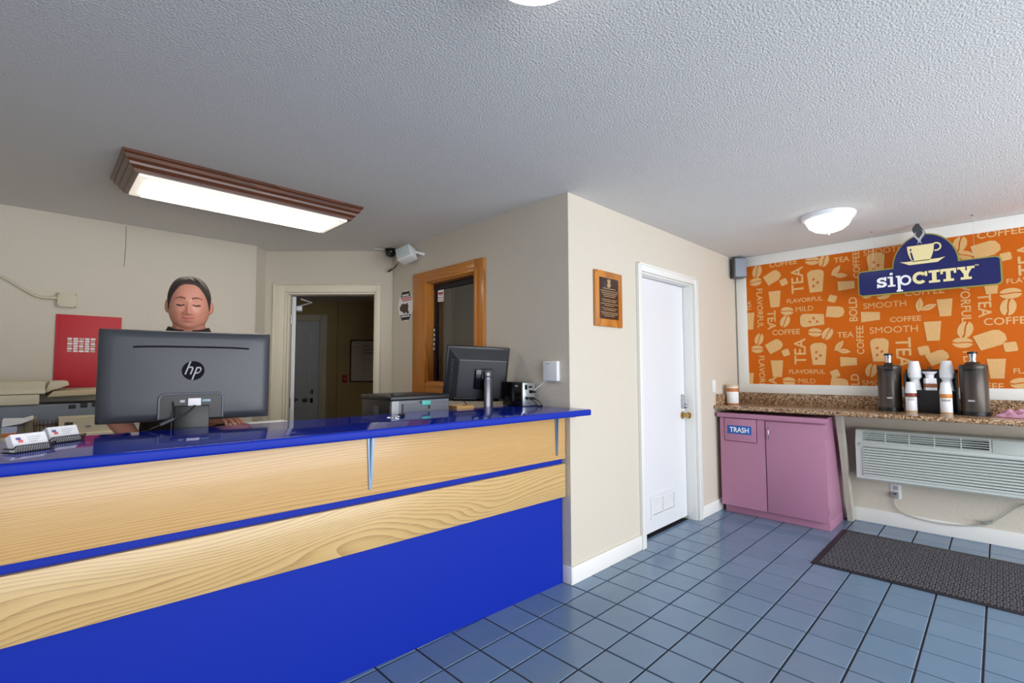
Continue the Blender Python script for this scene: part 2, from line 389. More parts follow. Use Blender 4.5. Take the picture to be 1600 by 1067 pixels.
# white door in the door wall
d1 = thing('door_1', 'white flush door with a louvred vent near its bottom', 'door', (0, 0, 0)); struct(d1); del d1['category']
DS = .088
v0 = at(1016, 790, 1, DS); v1 = at(1054.5, 775, 1, DS)
vx0, vx1 = v0.x, v1.x; vz0, vz1 = .125, .305; xm = (vx0+vx1)/2
sx0, sx1, sz0, sz1 = DX0+.014, DX1-.0155, .028, DZ-.015
ox0, ox1, oz0_, oz1_ = vx0+.025, vx1-.025, vz0+.03, vz1-.025
def multi(name, lst, m, parent):
    bm = bmesh.new()
    for b_ in lst: add_box(bm, *b_)
    return link(name, tomesh(bm, name), m, parent)
multi('slab', [(sx0, ox0, DS, DS+.030, sz0, sz1), (ox1, sx1, DS, DS+.030, sz0, sz1), (ox0, ox1, DS, DS+.030, sz0, oz0_), (ox0, ox1, DS, DS+.030, oz1_, sz1)], M_door, d1)
multi('vent_frame', [(vx0, ox0, DS-.008, DS-.0002, vz0, vz1), (ox1, vx1, DS-.008, DS-.0002, vz0, vz1), (ox0, ox1, DS-.008, DS-.0002, vz0, oz0_), (ox0, ox1, DS-.008, DS-.0002, oz1_, vz1), (xm-.008, xm+.008, DS-.008, DS+.02, oz0_, oz1_)], M_door, d1)
for xa, xb in ((ox0, xm-.008), (xm+.008, ox1)):
    for k in range(7):
        z = oz0_+.009+k*(oz1_-oz0_-.018)/6
        bm = bmesh.new(); add_box(bm, xa-.001, xb+.001, -.0012, .0012, -.0075, .0075, mtx=Matrix.Translation((0, DS+.002, z)) @ Matrix.Rotation(math.radians(-45), 4, 'X'))
        link('louvre', tomesh(bm, 'louvre'), M_white, d1)
# lock set
kx = DX1-.065
box('keypad_plate', (kx-.022, kx+.022), (DS-.022, DS), (.965, 1.085), M_lgrey, d1, .006)
for k in range(3): box('keypad_button', (kx-.013, kx+.013), (DS-.026, DS-.021), (1.015+k*.022, 1.030+k*.022), M_chrome, d1, .002)
lathe('thumb_turn', [(0, 0), (.024, 0), (.024, .016), (.016, .026), (0, .027)], M_chrome, d1, 20, Matrix.Translation((kx, DS-.02, .985)) @ Matrix.Rotation(PI/2, 4, 'X'))
lathe('door_knob', [(0, 0), (.034, 0), (.034, .008), (.014, .014), (.013, .034), (.024, .044), (.029, .056), (.026, .07), (.012, .076), (0, .076)], M_gold, d1, 24, Matrix.Translation((kx, DS, .905)) @ Matrix.Rotation(PI/2, 4, 'X'))
t2 = thing('trim_2', 'white painted casing around the white door', 'trim'); struct(t2); del t2['category']
for nm, xr, yr, zr in (('side_casing', (DX0-.062, DX0), (-.018, 0), (0, DZ+.06)), ('side_casing', (DX1, DX1+.066), (-.018, 0), (0, DZ+.06)), ('head_casing', (DX0, DX1), (-.018, 0), (DZ, DZ+.06)),
                       ('jamb', (DX0, DX0+.012), (.0005, T), (0, DZ-.012)), ('jamb', (DX1-.012, DX1), (.0005, T), (0, DZ-.012)), ('head_jamb', (DX0, DX1), (.0005, T), (DZ-.012, DZ)),
                       ('outer_bead', (DX1+.05, DX1+.066), (-.024, -.018), (0, DZ+.06)), ('outer_bead', (DX0-.062, DX0-.046), (-.024, -.018), (0, DZ+.06)), ('outer_bead', (DX0-.062, DX1+.066), (-.024, -.018), (DZ+.046, DZ+.06)),
                       ('inner_bead', (DX1, DX1+.012), (-.022, -.018), (0, DZ)), ('door_stop', (DX1-.024, DX1-.012), (DS+.037, T), (0, DZ-.013))):
    box(nm, xr, yr, zr, M_trim, t2, .003)
# baseboards
struct(box('baseboard_door_wall', (0, DX0-.062), (-.013, 0), (0, .105), M_trim, None, .003), 'white baseboard left of the white door')
struct(box('baseboard_corner', (DX1+.066, LX-.02), (-.013, 0), (0, .105), M_trim, None, .003), 'white baseboard between the white door and the corner')
struct(box('baseboard_window_wall', (-.013, 0), (-.013, .07), (0, .105), M_trim, None, .003), 'white baseboard on the wall end beside the counter')
struct(box('baseboard_right', (LX-.013, LX), (-4.4, 0), (0, .115), M_trim, None, .003), 'white baseboard under the coffee counter')
# oak window to the small office
w1 = thing('window_1', 'honey oak framed sliding office window', 'window'); struct(w1); del w1['category']
oy0, oy1, oz0, oz1 = .79, 1.738, 1.105, 2.152
for nm, yr, zr in (('side_casing', (oy0, WY0), (oz0, oz1)), ('side_casing', (WY1, oy1), (oz0, oz1)), ('head_casing', (WY0, WY1), (WZ1, oz1)), ('sill_casing', (WY0, WY1), (oz0, WZ0))):
    box(nm, (-.022, 0), yr, zr, M_oakf if 'side' in nm else M_oakh, w1, .004)
    yr2 = (yr[0]+.0, yr[1]-.0)
for yr, zr in (((WY0-.03, WY0), (WZ0-.03, WZ1+.03)), ((WY1, WY1+.03), (WZ0-.03, WZ1+.03)), ((WY0, WY1), (WZ1, WZ1+.03)), ((WY0, WY1), (WZ0-.03, WZ0))):
    box('inner_bead', (-.03, -.021), yr, zr, M_oakf, w1, .003)
for nm, yr, zr in (('jamb', (WY1-.012, WY1), (WZ0, WZ1)), ('jamb', (WY0, WY0+.012), (WZ0, WZ1)), ('sill', (WY0+.012, WY1-.012), (WZ0, WZ0+.012)), ('head_jamb', (WY0+.012, WY1-.012), (WZ1-.012, WZ1))):
    box(nm, (-.01, T), yr, zr, M_oakf, w1)
M_bronze = mat('dark_bronze', srgb(40, 34, 42), .35, .4)
box('head_track', (.05, .09), (WY0+.012, WY1-.012), (WZ1-.06, WZ1-.012), M_bronze, w1)
box('stile', (.055, .085), (WY1-.05, WY1-.012), (WZ0+.012, WZ1-.06), M_bronze, w1)
box('bottom_track', (.05, .09), (WY0+.012, WY1-.05), (WZ0+.012, WZ0+.022), M_bronze, w1)
box('pane', (.066, .071), (WY0+.012, WY1-.05), (WZ0+.022, WZ1-.06), M_glass, w1)
lock = box('stile_lock', (.045, .055), (WY1-.045, WY1-.02), (1.46, 1.68), M_bronze, w1, .002)
for k in range(5): box('lock_tab', (.038, .046), (WY1-.042, WY1-.024), (1.475+k*.04, 1.50+k*.04), M_lgrey, lock, .002)
st = box('sticker', (.0635, .0655), (WY1-.135, WY1-.055), (WZ1-.165, WZ1-.066), M_paper, w1)
for k, (c, h) in enumerate(((M_red, .016), (M_grey, .006), (M_grey, .006), (M_red, .006))):
    box('print_line', (.0625, .0634), (WY1-.128, WY1-.062+(-.01 if k % 2 else 0)), (WZ1-.085-k*.021-h, WZ1-.085-k*.021), c, st)
# ================================================================== reception counter
CR = math.radians(-2.4); CO = (0, .05, 0)
CM = Matrix.Translation(CO) @ Matrix.Rotation(CR, 4, 'Z')
def cw(x, y, z=0): return CM @ Vector((x, y, z))
rc = thing('reception_counter', 'long blue reception counter faced with two oak boards', 'counter', CO, CR)
XE = -.008
box('base_panel', (-4.2, XE-.008), (.005, .345), (0, 1.034), M_blue, rc)
box('wood_board', (-4.2, XE), (-.018, .005), (.757, 1.034), M_oak, rc, .0025)
lb = box('wood_board', (-4.2, XE), (-.018, .005), (.524, .726), M_oak2, rc, .0025)
for v in lb.data.vertices: v.co.x += 1.7; v.co.z += 1.3      # other stretch of grain
lb.location = (-1.7, 0, -1.3)
ws = thing('work_shelf', 'grey work shelf behind the reception counter', 'shelf', CO, CR)
box('shelf_board', (-4.2, XE-.06), (.346, .62), (.92, .95), M_lgrey, ws, .002)
box('shelf_board', (-1.3, XE-.06), (.62, .90), (.92, .95), M_lgrey, ws, .002)
for x in (-4.1, -1.3, -.12): box('shelf_support', (x-.012, x+.012), (.347, .60), (0, .92), M_blue, ws)
for bx in (-1.305, -.088):
    bk = box('bracket', (bx-.016, bx+.016), (-.16, -.018), (1.026, 1.034), M_steel, rc, .001)
    prism('bracket_back', [(bx-.017, 1.03), (bx+.017, 1.03), (bx+.007, .79), (bx+.002, .782), (bx-.002, .782), (bx-.007, .79)], -.024, -.018, M_steel, bk)
    prism('bracket_rib', [(-.036, 1.028), (-.022, 1.028), (-.022, .80)], bx-.003, bx+.003, M_steel, bk, 'yz')
bm = bmesh.new()
add_prism(bm, [(-4.25, -.205), (.016, -.205), (.016, -.054), (-.013, -.054), (-.013, .37), (-4.25, .37)], 1.034, 1.07, 'xy')
es = [e for e in bm.edges if abs(e.verts[0].co.y+.205) < 1e-4 and abs(e.verts[1].co.y+.205) < 1e-4 and abs(e.verts[0].co.z-e.verts[1].co.z) < 1e-4]
bmesh.ops.bevel(bm, geom=es, offset=.009, segments=4, affect='EDGES', profile=.5)
ct = link('countertop', tomesh(bm, 'countertop', True, 30), M_bluetop); ct.location = CO; ct.rotation_euler.z = CR
ct.data.materials.append(M_blue)
for p in ct.data.polygons:
    if p.normal.z < .75: p.material_index = 1
tag(ct, 'glossy navy blue worktop along the reception counter', 'countertop')

# ------------------------------------------------------------------ large monitor with its back to the room
def panel_at(px, py, o, n):
    d = _F*FPX+_R*(px-800)-_U*(py-533.5); return CAM+d*((o-CAM).dot(n)/d.dot(n))
pl = Vector((-2.199, .659, 0)); pr = Vector((-1.590, .536, 0)); mc = (pl+pr)/2; ma = math.atan2(pr.y-pl.y, pr.x-pl.x)
MZ0, MZ1 = 1.096, 1.482
m1 = thing('computer_monitor', 'large wide computer monitor seen from behind, round logo on its back', 'monitor', (mc.x, mc.y, .95), ma)
MI = Matrix.Translation((mc.x, mc.y, .95)) @ Matrix.Rotation(ma, 4, 'Z'); MI = MI.inverted()
mn = Vector((math.sin(ma), -math.cos(ma), 0))
def mp(px, py, off=0): return MI @ panel_at(px, py, mc+mn*(.045+off), mn)
hw, hz0, hz1 = .311, MZ0-.95, MZ1-.95; hzc = (hz0+hz1)/2; hh = (hz1-hz0)/2
def rr_outline(hw, hh, r, n=6):
    pts = []
    for cx, cz, a0 in ((hw-r, hh-r, 0), (-(hw-r), hh-r, PI/2), (-(hw-r), -(hh-r), PI), (hw-r, -(hh-r), 1.5*PI)):
        for k in range(n+1):
            a = a0+k*PI/2/n; pts.append((cx+r*math.cos(a), cz+r*math.sin(a)))
    return pts
def shell(name, m, parent, rings, cz):
    "stack of rounded rectangles (hw, hh, r, y)"
    bm = bmesh.new(); R_ = []
    for w_, h_, r_, y_ in rings: R_.append([bm.verts.new((a, y_, cz+b)) for a, b in rr_outline(w_, h_, r_)])
    for a, b in zip(R_, R_[1:]):
        for k in range(len(a)): bm.faces.new((a[k], a[(k+1) % len(a)], b[(k+1) % len(a)], b[k]))
    bm.faces.new(R_[0]); bm.faces.new(R_[-1])
    return link(name, tomesh(bm, name, True, 50), m, parent)
prof = []
for k in range(9):
    t = k/8; prof.append((hw-.052*(1-math.cos(t*PI/2))-.004*t, hh-.034*(1-math.cos(t*PI/2))-.003*t, .018+.012*t, -.006-.036*math.sin(t*PI/2)))
shell('back_shell', M_dgrey, m1, prof+[(hw-.13, hh-.10, .03, -.0445), (hw-.2, hh-.15, .03, -.0455)], hzc)
box('bezel', (-hw, hw), (-.006, .012), (hz0, hz1), M_black, m1, .005)
box('screen', (-hw+.014, hw-.014), (.0115, .0125), (hz0+.018, hz1-.014), M_black2, m1)
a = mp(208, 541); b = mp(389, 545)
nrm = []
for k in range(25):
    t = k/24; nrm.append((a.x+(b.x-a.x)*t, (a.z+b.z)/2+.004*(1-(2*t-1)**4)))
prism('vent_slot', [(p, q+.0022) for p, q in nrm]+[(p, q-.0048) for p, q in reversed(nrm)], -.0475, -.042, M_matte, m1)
for k in range(30):
    x = a.x+.06+(b.x-a.x-.12)*k/29; pass
lg = mp(302, 579)
disc = lathe('logo', [(0, 0), (.041, 0), (.041, .0015), (0, .0015)], M_matte, m1, 40, Matrix.Translation((lg.x, -.0455, lg.z)) @ Matrix.Rotation(PI/2, 4, 'X'))
fm = frame((lg.x, -.0475, lg.z), (1, 0, 0), (0, 0, 1))
# the two letters run off the disc: tall stems of h and p, slanted
def slant(poly, k=.32): return [(x+z*k, z) for x, z in poly]
def strokes(name, polys, m, parent, fmx, d=.0012):
    bm = bmesh.new()
    for q_, pl_ in enumerate(polys): add_prism(bm, pl_, 0, d+.00012*q_, 'xy')
    for v in bm.verts: v.co = fmx @ v.co
    return link(name, tomesh(bm, name), m, parent)
def arc(cx, cz, ro, ri, a0, a1, n=14, sx=1):
    o = [(cx+sx*ro*math.cos(a0+(a1-a0)*k/n), cz+ro*math.sin(a0+(a1-a0)*k/n)) for k in range(n+1)]
    i = [(cx+sx*ri*math.cos(a0+(a1-a0)*k/n), cz+ri*math.sin(a0+(a1-a0)*k/n)) for k in range(n+1)]
    return o+i[::-1]
st_ = .0058
hps = [[(-.0262, -.016), (-.0262+st_, -.016), (-.0262+st_, .0395), (-.0262, .0395)], [(-.0075, -.016), (-.0075+st_, -.016), (-.0075+st_, .008), (-.0075, .008)],
       arc(-.0139, .006, .0122, .0064, 0, PI*.75, 10), [(.0065, -.0395), (.0065+st_, -.0395), (.0065+st_, .016), (.0065, .016)],
       arc(.0178, .0015, .0145, .0088, -PI*.5, PI*.5, 12, .72), [(.0065, .0103), (.0178, .0103), (.0178, .016), (.0065, .016)], [(.0065, -.013), (.0178, -.013), (.0178, -.0073), (.0065, -.0073)]]
strokes('logo_letters', [slant(p) for p in hps], mat('logo_grey', srgb(150, 154, 162), .35), disc, fm)
# connector recess: raised arch and port plate
c0 = mp(247, 664); c1 = mp(347, 655); ctop = mp(297, 615).z
zb = hz0+.012; r_ = .022
arch = [(c0.x, zb), (c0.x, ctop-r_)]+[(c0.x+r_-r_*math.cos(k*PI/12), ctop-r_+r_*math.sin(k*PI/12)) for k in range(1, 7)]+[(c1.x-r_+r_*math.sin(k*PI/12), ctop-r_+r_*math.cos(k*PI/12)) for k in range(0, 6)]+[(c1.x, ctop-r_), (c1.x, zb)]
tube('recess_rim', [(x, -.045, z) for x, z in arch], .0055, mat('rim_grey', srgb(96, 100, 108), .35), m1, 8)
pp = prism('port_plate', arch, -.047, -.03, M_black, m1)
for (xa, xb, ya, yb, mm, nm) in ((294, 314, 622, 633, M_paper, 'video_plug'), (281, 289, 625, 629, M_lgrey, 'port'), (316, 329, 623.5, 627, mat('port_blue', srgb(150, 180, 200), .4), 'port')):
    p = mp(xa, ya, .003); q = mp(xb, yb, .003)
    box(nm, (p.x, q.x), (-.062 if nm == 'video_plug' else -.0495, -.046), (q.z, p.z), mm, pp, .002)
n0 = mp(272, 640, .03); n1 = mp(327, 640, .03)
box('neck', (n0.x, n1.x), (-.070, -.046), (.015, mp(300, 634, .03).z), M_black, m1, .004)
box('stand_base', (-.10, .14), (-.068, .05), (0, .014), M_black, m1, .005)
cb = [mp(305, 633, .02), mp(292, 645, .04), mp(268, 656, .05), mp(250, 664, .06), mp(232, 672, .07)]
cb2 = [Vector((p.x, p.y, p.z)) for p in cb]
tube('video_cable', smooth_path([MI @ (MI.inverted() @ p) for p in cb2]+[Vector((cb2[-1].x-.03, -.045, .10)), Vector((cb2[-1].x-.05, -.01, .012)), Vector((cb2[-1].x-.07, .0, .005))]), .0034, M_black, m1)
tube('cable_ferrite', [cb2[2]+(cb2[1]-cb2[2])*.15, cb2[3]], .008, M_dgrey, m1, 10)
tube('power_cable', smooth_path([mp(270, 628, .01), mp(271, 640, .03), mp(268, 655, .04), Vector((mp(267, 664, .04).x, -.08, .012))]), .003, M_black, m1)

# ------------------------------------------------------------------ smaller monitor near the window
pan = Vector((-.252, .60, 0))
th, ti, ro_ = math.radians(21), math.radians(12), math.radians(-2.0)
yaw2 = -YAW-0+th     # rotation so that local -y looks back at the camera, turned aside by th
yaw2 = math.atan2(-math.sin(YAW), math.cos(YAW))+th
m2 = thing('computer_monitor', 'smaller tilted monitor with chamfered back beside the oak window', 'monitor', (-.245, .485, .95), 0)
PM = Matrix.Translation(Vector((-.252, .60, 1.283))-Vector((-.245, .485, .95))) @ Matrix.Rotation(yaw2, 4, 'Z') @ Matrix.Rotation(ti, 4, 'X') @ Matrix.Rotation(-ro_, 4, 'Y')
def xf(o, M_): o.data.transform(M_); return o
W2, H2 = .218, .186
xf(box('bezel', (-W2, W2), (-.02, .018), (-H2, H2), M_black, m2, .004), PM)
xf(box('screen', (-W2+.016, W2-.016), (.0175, .0186), (-H2+.02, H2-.016), M_black2, m2), PM)
bm = bmesh.new()
o_ = [(-W2+.008, -.02, -H2+.006), (W2-.008, -.02, -H2+.006), (W2-.008, -.02, H2-.01), (-W2+.008, -.02, H2-.01)]
i_ = [(-W2+.075, -.062, -H2+.03), (W2-.03, -.062, -H2+.03), (W2-.03, -.062, H2-.085), (-W2+.075, -.062, H2-.085)]
vo = [bm.verts.new(p) for p in o_]; vi = [bm.verts.new(p) for p in i_]
bm.faces.new(vo); bm.faces.new(vi)
for k in range(4): bm.faces.new((vo[k], vo[(k+1) % 4], vi[(k+1) % 4], vi[k]))
bmesh.ops.bevel(bm, geom=list(bm.edges), offset=.003, segments=1, affect='EDGES')
xf(link('back_shell', tomesh(bm, 'back_shell', True, 8), mat('black_satin', srgb(46, 47, 50), .34), m2), PM)
bm = bmesh.new()
for k in range(16): add_box(bm, -W2+.025+.0, -W2+.055, -.042, -.030, -H2+.07+k*.014, -H2+.075+k*.014)
xf(link('vent_slot_shade', tomesh(bm, 'vent_slot_shade'), M_black, m2), PM)  # raised dark bars stand in for the shade inside vent slots
xf(box('mount_plate', (-.03, .075), (-.078, -.06), (-.09, .045), M_black2, m2, .006), PM)
xf(box('port_strip', (-.16, .16), (-.058, -.03), (-H2+.008, -H2+.032), M_black2, m2, .004), PM)
lathe('stand_column', [(0, .008), (.036, .008), (.036, .29), (.033, .295), (.033, .31), (.036, .314), (.036, .345), (.03, .352), (0, .352)], mat('brushed_dark', srgb(110, 110, 116), .28, .7), m2, 28, Matrix.Diagonal((1.0, .6, 1, 1)))
xf(box('column_hood', (-.045, .045), (-.02, .06), (.29, .366), M_black, m2, .01), Matrix.Rotation(yaw2, 4, 'Z') @ Matrix.Translation((0, .035, 0)))
lathe('stand_base', [(0, 0), (.076, 0), (.076, .006), (.07, .011), (0, .012)], M_black, m2, 36)
tube('power_cable', smooth_path([PM @ Vector((-.1, -.05, -.165)), Vector((-.075, .03, .06)), Vector((-.07, .06, .015)), Vector((-.05, .12, .005))]), .0032, M_black, m2)
xf(box('video_plug', (.07, .10), (-.075, -.045), (-.19, -.155), M_lgrey, m2, .003), PM)

# ------------------------------------------------------------------ black laser printer behind the counter
p3 = thing('printer', 'black and grey laser printer with a teal tab behind the counter', 'printer', (-.947, .525, .95), CR)
xf_ = lambda o: o
box('body', (0, .40), (.012, .37), (0, .185), M_black, p3, .006)
box('top_lid', (-.006, .406), (-.004, .376), (.182, .213), M_black, p3, .01, 3)
box('front_face', (.004, .396), (0, .014), (.01, .185), M_grey, p3, .004)
box('front_pillar', (.004, .05), (-.006, .002), (.01, .183), M_lgrey, p3, .003)
dr = multi('front_door', [(.072, .195, -.014, .001, .02, .165), (.25, .372, -.014, .001, .02, .165), (.195, .25, -.014, .001, .02, .130), (.195, .25, -.014, .001, .151, .165)], mat('printer_grey', srgb(104, 108, 118), .4), p3)
box('teal_tab', (.192, .252), (-.020, -.012), (.152, .180), mat('teal', srgb(90, 200, 190), .4), dr, .003)
box('label', (.158, .292), (-.0152, -.0138), (.078, .104), M_paper, dr)
box('paper_flap', (.05, .16), (.06, .10), (.210, .222), M_black, p3, .003)
sg = box('side_grille', (-.004, .0), (.14, .20), (.05, .15), M_dgrey, p3)
for k in range(8): box('grille_bar', (-.0065, -.003), (.14, .20), (.055+k*.012, .058+k*.012), M_grey, sg)

# ------------------------------------------------------------------ small computer box in the corner
pc = thing('desktop_computer', 'small black computer box with cabled silver rear panel by the wall', 'computer', tuple(cw(-.148, .215, 1.07)), CR)
box('case', (0, .115), (.012, .20), (0, .158), M_black2, pc, .004)
rp = box('rear_panel', (.003, .112), (.004, .013), (.003, .155), mat('zinc', srgb(190, 196, 198), .3, .7), pc, .001)
for (x, z, w_, h_) in ((.02, .11, .02, .03), (.055, .12, .03, .012), (.06, .085, .02, .02), (.025, .05, .03, .012), (.07, .04, .03, .02)):
    box('port', (x, x+w_), (.001, .005), (z, z+h_), M_black2, rp)
box('emblem', (-.0012, .0002), (.05, .075), (.128, .138), M_lgrey, pc)
for k, (x, z) in enumerate(((.035, .055), (.075, .05), (.085, .095))):
    box('plug', (x-.01, x+.012), (-.022, .003), (z-.008, z+.008), M_black, rp, .002)
tube('cable', smooth_path([(.085, -.02, .05), (.10, -.05, .03), (.105, -.06, .006), (.115, .0, .004), (.122, .12, .004)]), .0028, M_black, pc)
tube('cable', smooth_path([(.035, -.02, .055), (.06, -.045, .03), (.09, -.05, .004), (.125, -.055, .004)]), .0028, M_black, pc)
# white wall box with its cable
rt = thing('wall_box', 'white wall-mounted box above the end of the counter', 'wall box', (0, .137, 1.235))
box('body', (-.03, 0), (-.061, .061), (0, .129), M_white, rt, .006, 3)
box('printed_mark', (-.0308, -.0298), (-.0, .035), (.108, .114), M_lgrey, rt)
tube('cable', smooth_path([(-.02, .05, .004), (-.02, .075, -.02), (-.03, .11, -.045), (-.045, .135, -.075)]), .0026, M_white, rt)
# tan carton and keys
box_t = thing('carton', 'small open tan cardboard carton behind the counter', 'carton', tuple(cw(-.535, .40, .95)), CR)
box('side', (0, .13), (0, .006), (0, .135), M_tan, box_t); box('side', (0, .13), (.104, .11), (0, .135), M_tan, box_t)
box('end', (0, .006), (.006, .104), (0, .135), M_tan, box_t); box('end', (.124, .13), (.006, .104), (0, .135), M_tan, box_t); box('bottom', (.006, .124), (.006, .104), (0, .006), M_tan, box_t)
ky = thing('key_bunch', 'small bunch of keys with a black fob on the blue worktop', 'keys', tuple(at(622, 651.5, 2, 1.07)), .5)
for k, (a_, l_) in enumerate(((2.6, .05), (3.1, .055), (3.5, .045))):
    M_ = Matrix.Rotation(a_, 4, 'Z')
    bm = bmesh.new(); add_box(bm, .022, l_+.012, -.0035, .0035, .001+k*.0022, .003+k*.0022, mtx=M_); add_lathe(bm, [(0, .001+k*.0022), (.011, .001+k*.0022), (.011, .003+k*.0022), (0, .003+k*.0022)], 14, M_ @ Matrix.Translation((.016, 0, 0)))
    link('key', tomesh(bm, 'key'), M_chrome, ky)
tube('ring', [(.013*math.cos(k*PI/8), .013*math.sin(k*PI/8), .004) for k in range(17)], .0014, M_chrome, ky, 6)
box('fob', (.012, .055), (-.011, .011), (0, .013), M_black, ky, .004)
# white box at the back edge, dark box under the big monitor
tag(box('white_box', (-.085, .085), (-.05, .05), (0, .115), M_paper, None, .002), 'white box showing above the back edge of the blue worktop', 'box')
o = bpy.data.objects['white_box']; o.location = tuple(cw(-1.60, .47, .95)); o.rotation_euler.z = CR
# business card holders
def card_holder(loc, rz, label):
    t = thing('card_holder', label, 'card holder', loc, rz, 'business card holders on the worktop')
    bm = bmesh.new()
    for k in range(17):
        x = -.05+.1*k/16
        add_tube(bm, [(x, -.022, .001), (x, -.026, .02)], .0008, 4)
    for k in range(6): add_tube(bm, [(-.05, -.022-.0008*k, .002+.0036*k), (.05, -.022-.0008*k, .002+.0036*k)], .0008, 4)
    link('mesh_front', tomesh(bm, 'mesh_front'), M_black, t)
    tube('rim', [(-.051, .02, .012), (-.052, -.018, .012), (-.051, -.027, .021), (.051, -.027, .021), (.052, -.018, .012), (.051, .02, .012)], .002, M_black, t, 6)
    box('tray', (-.051, .051), (-.022, .03), (0, .002), M_black, t)
    Mx = Matrix.Translation((0, -.016, .003)) @ Matrix.Rotation(math.radians(-28), 4, 'X')
    cs = box('card_stack', (-.0445, .0445), (0, .022), (0, .056), M_paper, t); cs.data.transform(Mx)
    def mark(nm, x0, x1, z0, z1, m):
        q = box(nm, (x0, x1), (-.0006, .0002), (z0, z1), m, cs); q.data.transform(Mx)
    mark('logo_print', -.034, -.022, .037, .045, mat('print_blue', srgb(104, 108, 166), .6)); mark('logo_print', -.030, -.018, .028, .037, mat('print_red', srgb(228, 116, 116), .6))
    for k in range(3): mark('print_line', -.005, .03-.006*k, .042-.007*k, .0436-.007*k, M_lgrey)
    return t
card_holder(tuple(at(46, 704, 2, 1.071)), math.radians(33), 'black mesh card holder with white cards, farther from the large monitor')
card_holder(tuple(at(99, 690, 2, 1.071)), math.radians(33), 'black mesh card holder with white cards, nearer the large monitor')
# ================================================================== behind the counter, at the back wall
bt = thing('back_table', 'pale work table along the back wall under the copier', 'table', (-2.55, 2.33, 0))
box('table_top', (-1.4, 1.05), (-.47, .48), (.87, .90), M_lgrey, bt, .003)
for x in (-1.35, 1.0):
    for y in (-.42, .43): box('leg', (x-.025, x+.025), (y-.025, y+.025), (0, .87), M_grey, bt)
def yx(px, y): return at(px, 640, 1, y).x
cy0 = 2.18
cp = thing('copier', 'cream office copier with open scanner lid and dark output slot', 'copier', (0, cy0, .90))
c_ = lambda x, y: at(x/7.62, 580+y/7.62, 1, cy0)
X0 = -3.05; xb = c_(1145, 300).x+.12
box('lower_body', (X0, xb), (.02, .58), (0, .13), M_cream, cp, .008)
box('inner_bay', (X0+.06, xb-.02), (-.001, .021), (.085, .20), mat('bay_grey', srgb(120, 128, 140), .5), cp)
box('mid_deck', (X0+.04, xb), (.02, .58), (.13, .205), mat('copier_grey', srgb(150, 156, 164), .5), cp)
xs1 = c_(470, 330).x; zs0 = c_(470, 395).z-.90; zs1 = c_(470, 275).z-.90; ztop = c_(400, 125).z-.90
box('scanner_body', (X0, xs1), (-.01, .56), (zs0, zs1), M_cream, cp, .006)
prism('scanner_lid', [(-.01, zs1+.003), (.56, zs1+.003), (.56, ztop-.01), (.5, ztop), (.09, ztop), (.0, zs1+.03)], X0, c_(540, 200).x, M_cream, cp, 'yz', .004)
prism('feeder_cover', [(c_(540, 200).x, zs1+.015), (c_(560, 235).x, zs1+.01), (c_(830, 190).x, zs1+.05), (c_(820, 125).x, ztop), (c_(600, 125).x, ztop)], .08, .5, M_cream, cp, 'xz', .004)
zt0, zt1 = c_(1100, 270).z-.90, c_(1100, 200).z-.90
prism('output_tray', [(c_(560, 240).x, zt0-.012), (xb+.02, zt0+.0), (xb+.02, zt1), (c_(640, 215).x, zt1-.016)], 0, .42, mat('tray_tan', srgb(196, 178, 146), .6), cp, 'xz', .003)
box('rear_body', (xs1, xb), (.40, .56), (.2, zt0), M_cream, cp)
box('slot_lip', (xs1+.08, xs1+.16), (.385, .402), (zs1-.03, zs1-.026), M_grey, cp)
for k in range(4): box('roller_tab', (xs1+.13+k*.055, xs1+.165+k*.055), (-.004, .02), (.175+.004*k, .20+.006*k), M_black, cp, .003)
tube('hose', smooth_path([(xb-.09, .0, zt0+.005), (xb-.05, -.015, zt0-.03), (xb-.02, -.01, zt0-.075)]), .014, M_black, cp)
# small beige printer, trays, basket, carton in front of the copier
fz = .90
xq = lambda px: at(px, 660, 1, 1.93).x
fx = thing('office_machine', 'small beige machine with a dark slot in front of the copier', 'machine', (0, 1.93, fz))
multi('body', [(xq(92), xq(101), 0, .2, 0, .135), (xq(114), xq(176), 0, .2, 0, .135), (xq(101), xq(114), 0, .2, 0, .07), (xq(101), xq(114), 0, .2, .112, .135), (xq(101), xq(114), .13, .2, .07, .112)], mat('beige_plastic', srgb(216, 204, 176), .5), fx)
box('name_badge', (xq(134), xq(142)), (-.002, .003), (.078, .086), M_grey, fx)
box('front_ledge', (xq(96), xq(176)), (-.02, .004), (0, .045), mat('beige_light', srgb(226, 216, 192), .5), fx, .004)
tr_ = thing('letter_tray', 'letter tray holding loose white, blue and orange papers', 'tray', (0, 1.94, fz))
box('tray', (xq(1), xq(30)), (0, .18), (0, .05), M_cream, tr_, .004)
for nm, z0, z1, mm, x1 in (('orange_folder', .05, .07, mat('folder_orange', srgb(226, 120, 50), .6), 26), ('blue_paper', .07, .105, mat('paper_blue', srgb(190, 200, 226), .7), 27)):
    box(nm, (xq(3), xq(x1)), (.0, .18), (z0, z1), mm, tr_)
prism('white_papers', [(xq(3), .106), (xq(33), .118), (xq(52), .140), (xq(51), .150), (xq(36), .138), (xq(3), .142)], 0, .18, M_paper, tr_)
bk_ = thing('wire_holder', 'cluster of thin brown upright wires beside the letter tray', 'holder', (xq(72), 1.99, fz))
bm = bmesh.new()
for k in range(18):
    a_ = 2*PI*k/18; add_tube(bm, [(.042*math.cos(a_), .042*math.sin(a_), .0), (.052*math.cos(a_), .052*math.sin(a_), .12+.012*math.sin(5*a_))], .0022, 5)
for z in (.002, .05, .1): add_tube(bm, [((.042+.08*z)*math.cos(2*PI*k/24), (.042+.08*z)*math.sin(2*PI*k/24), z) for k in range(25)], .0022, 5)
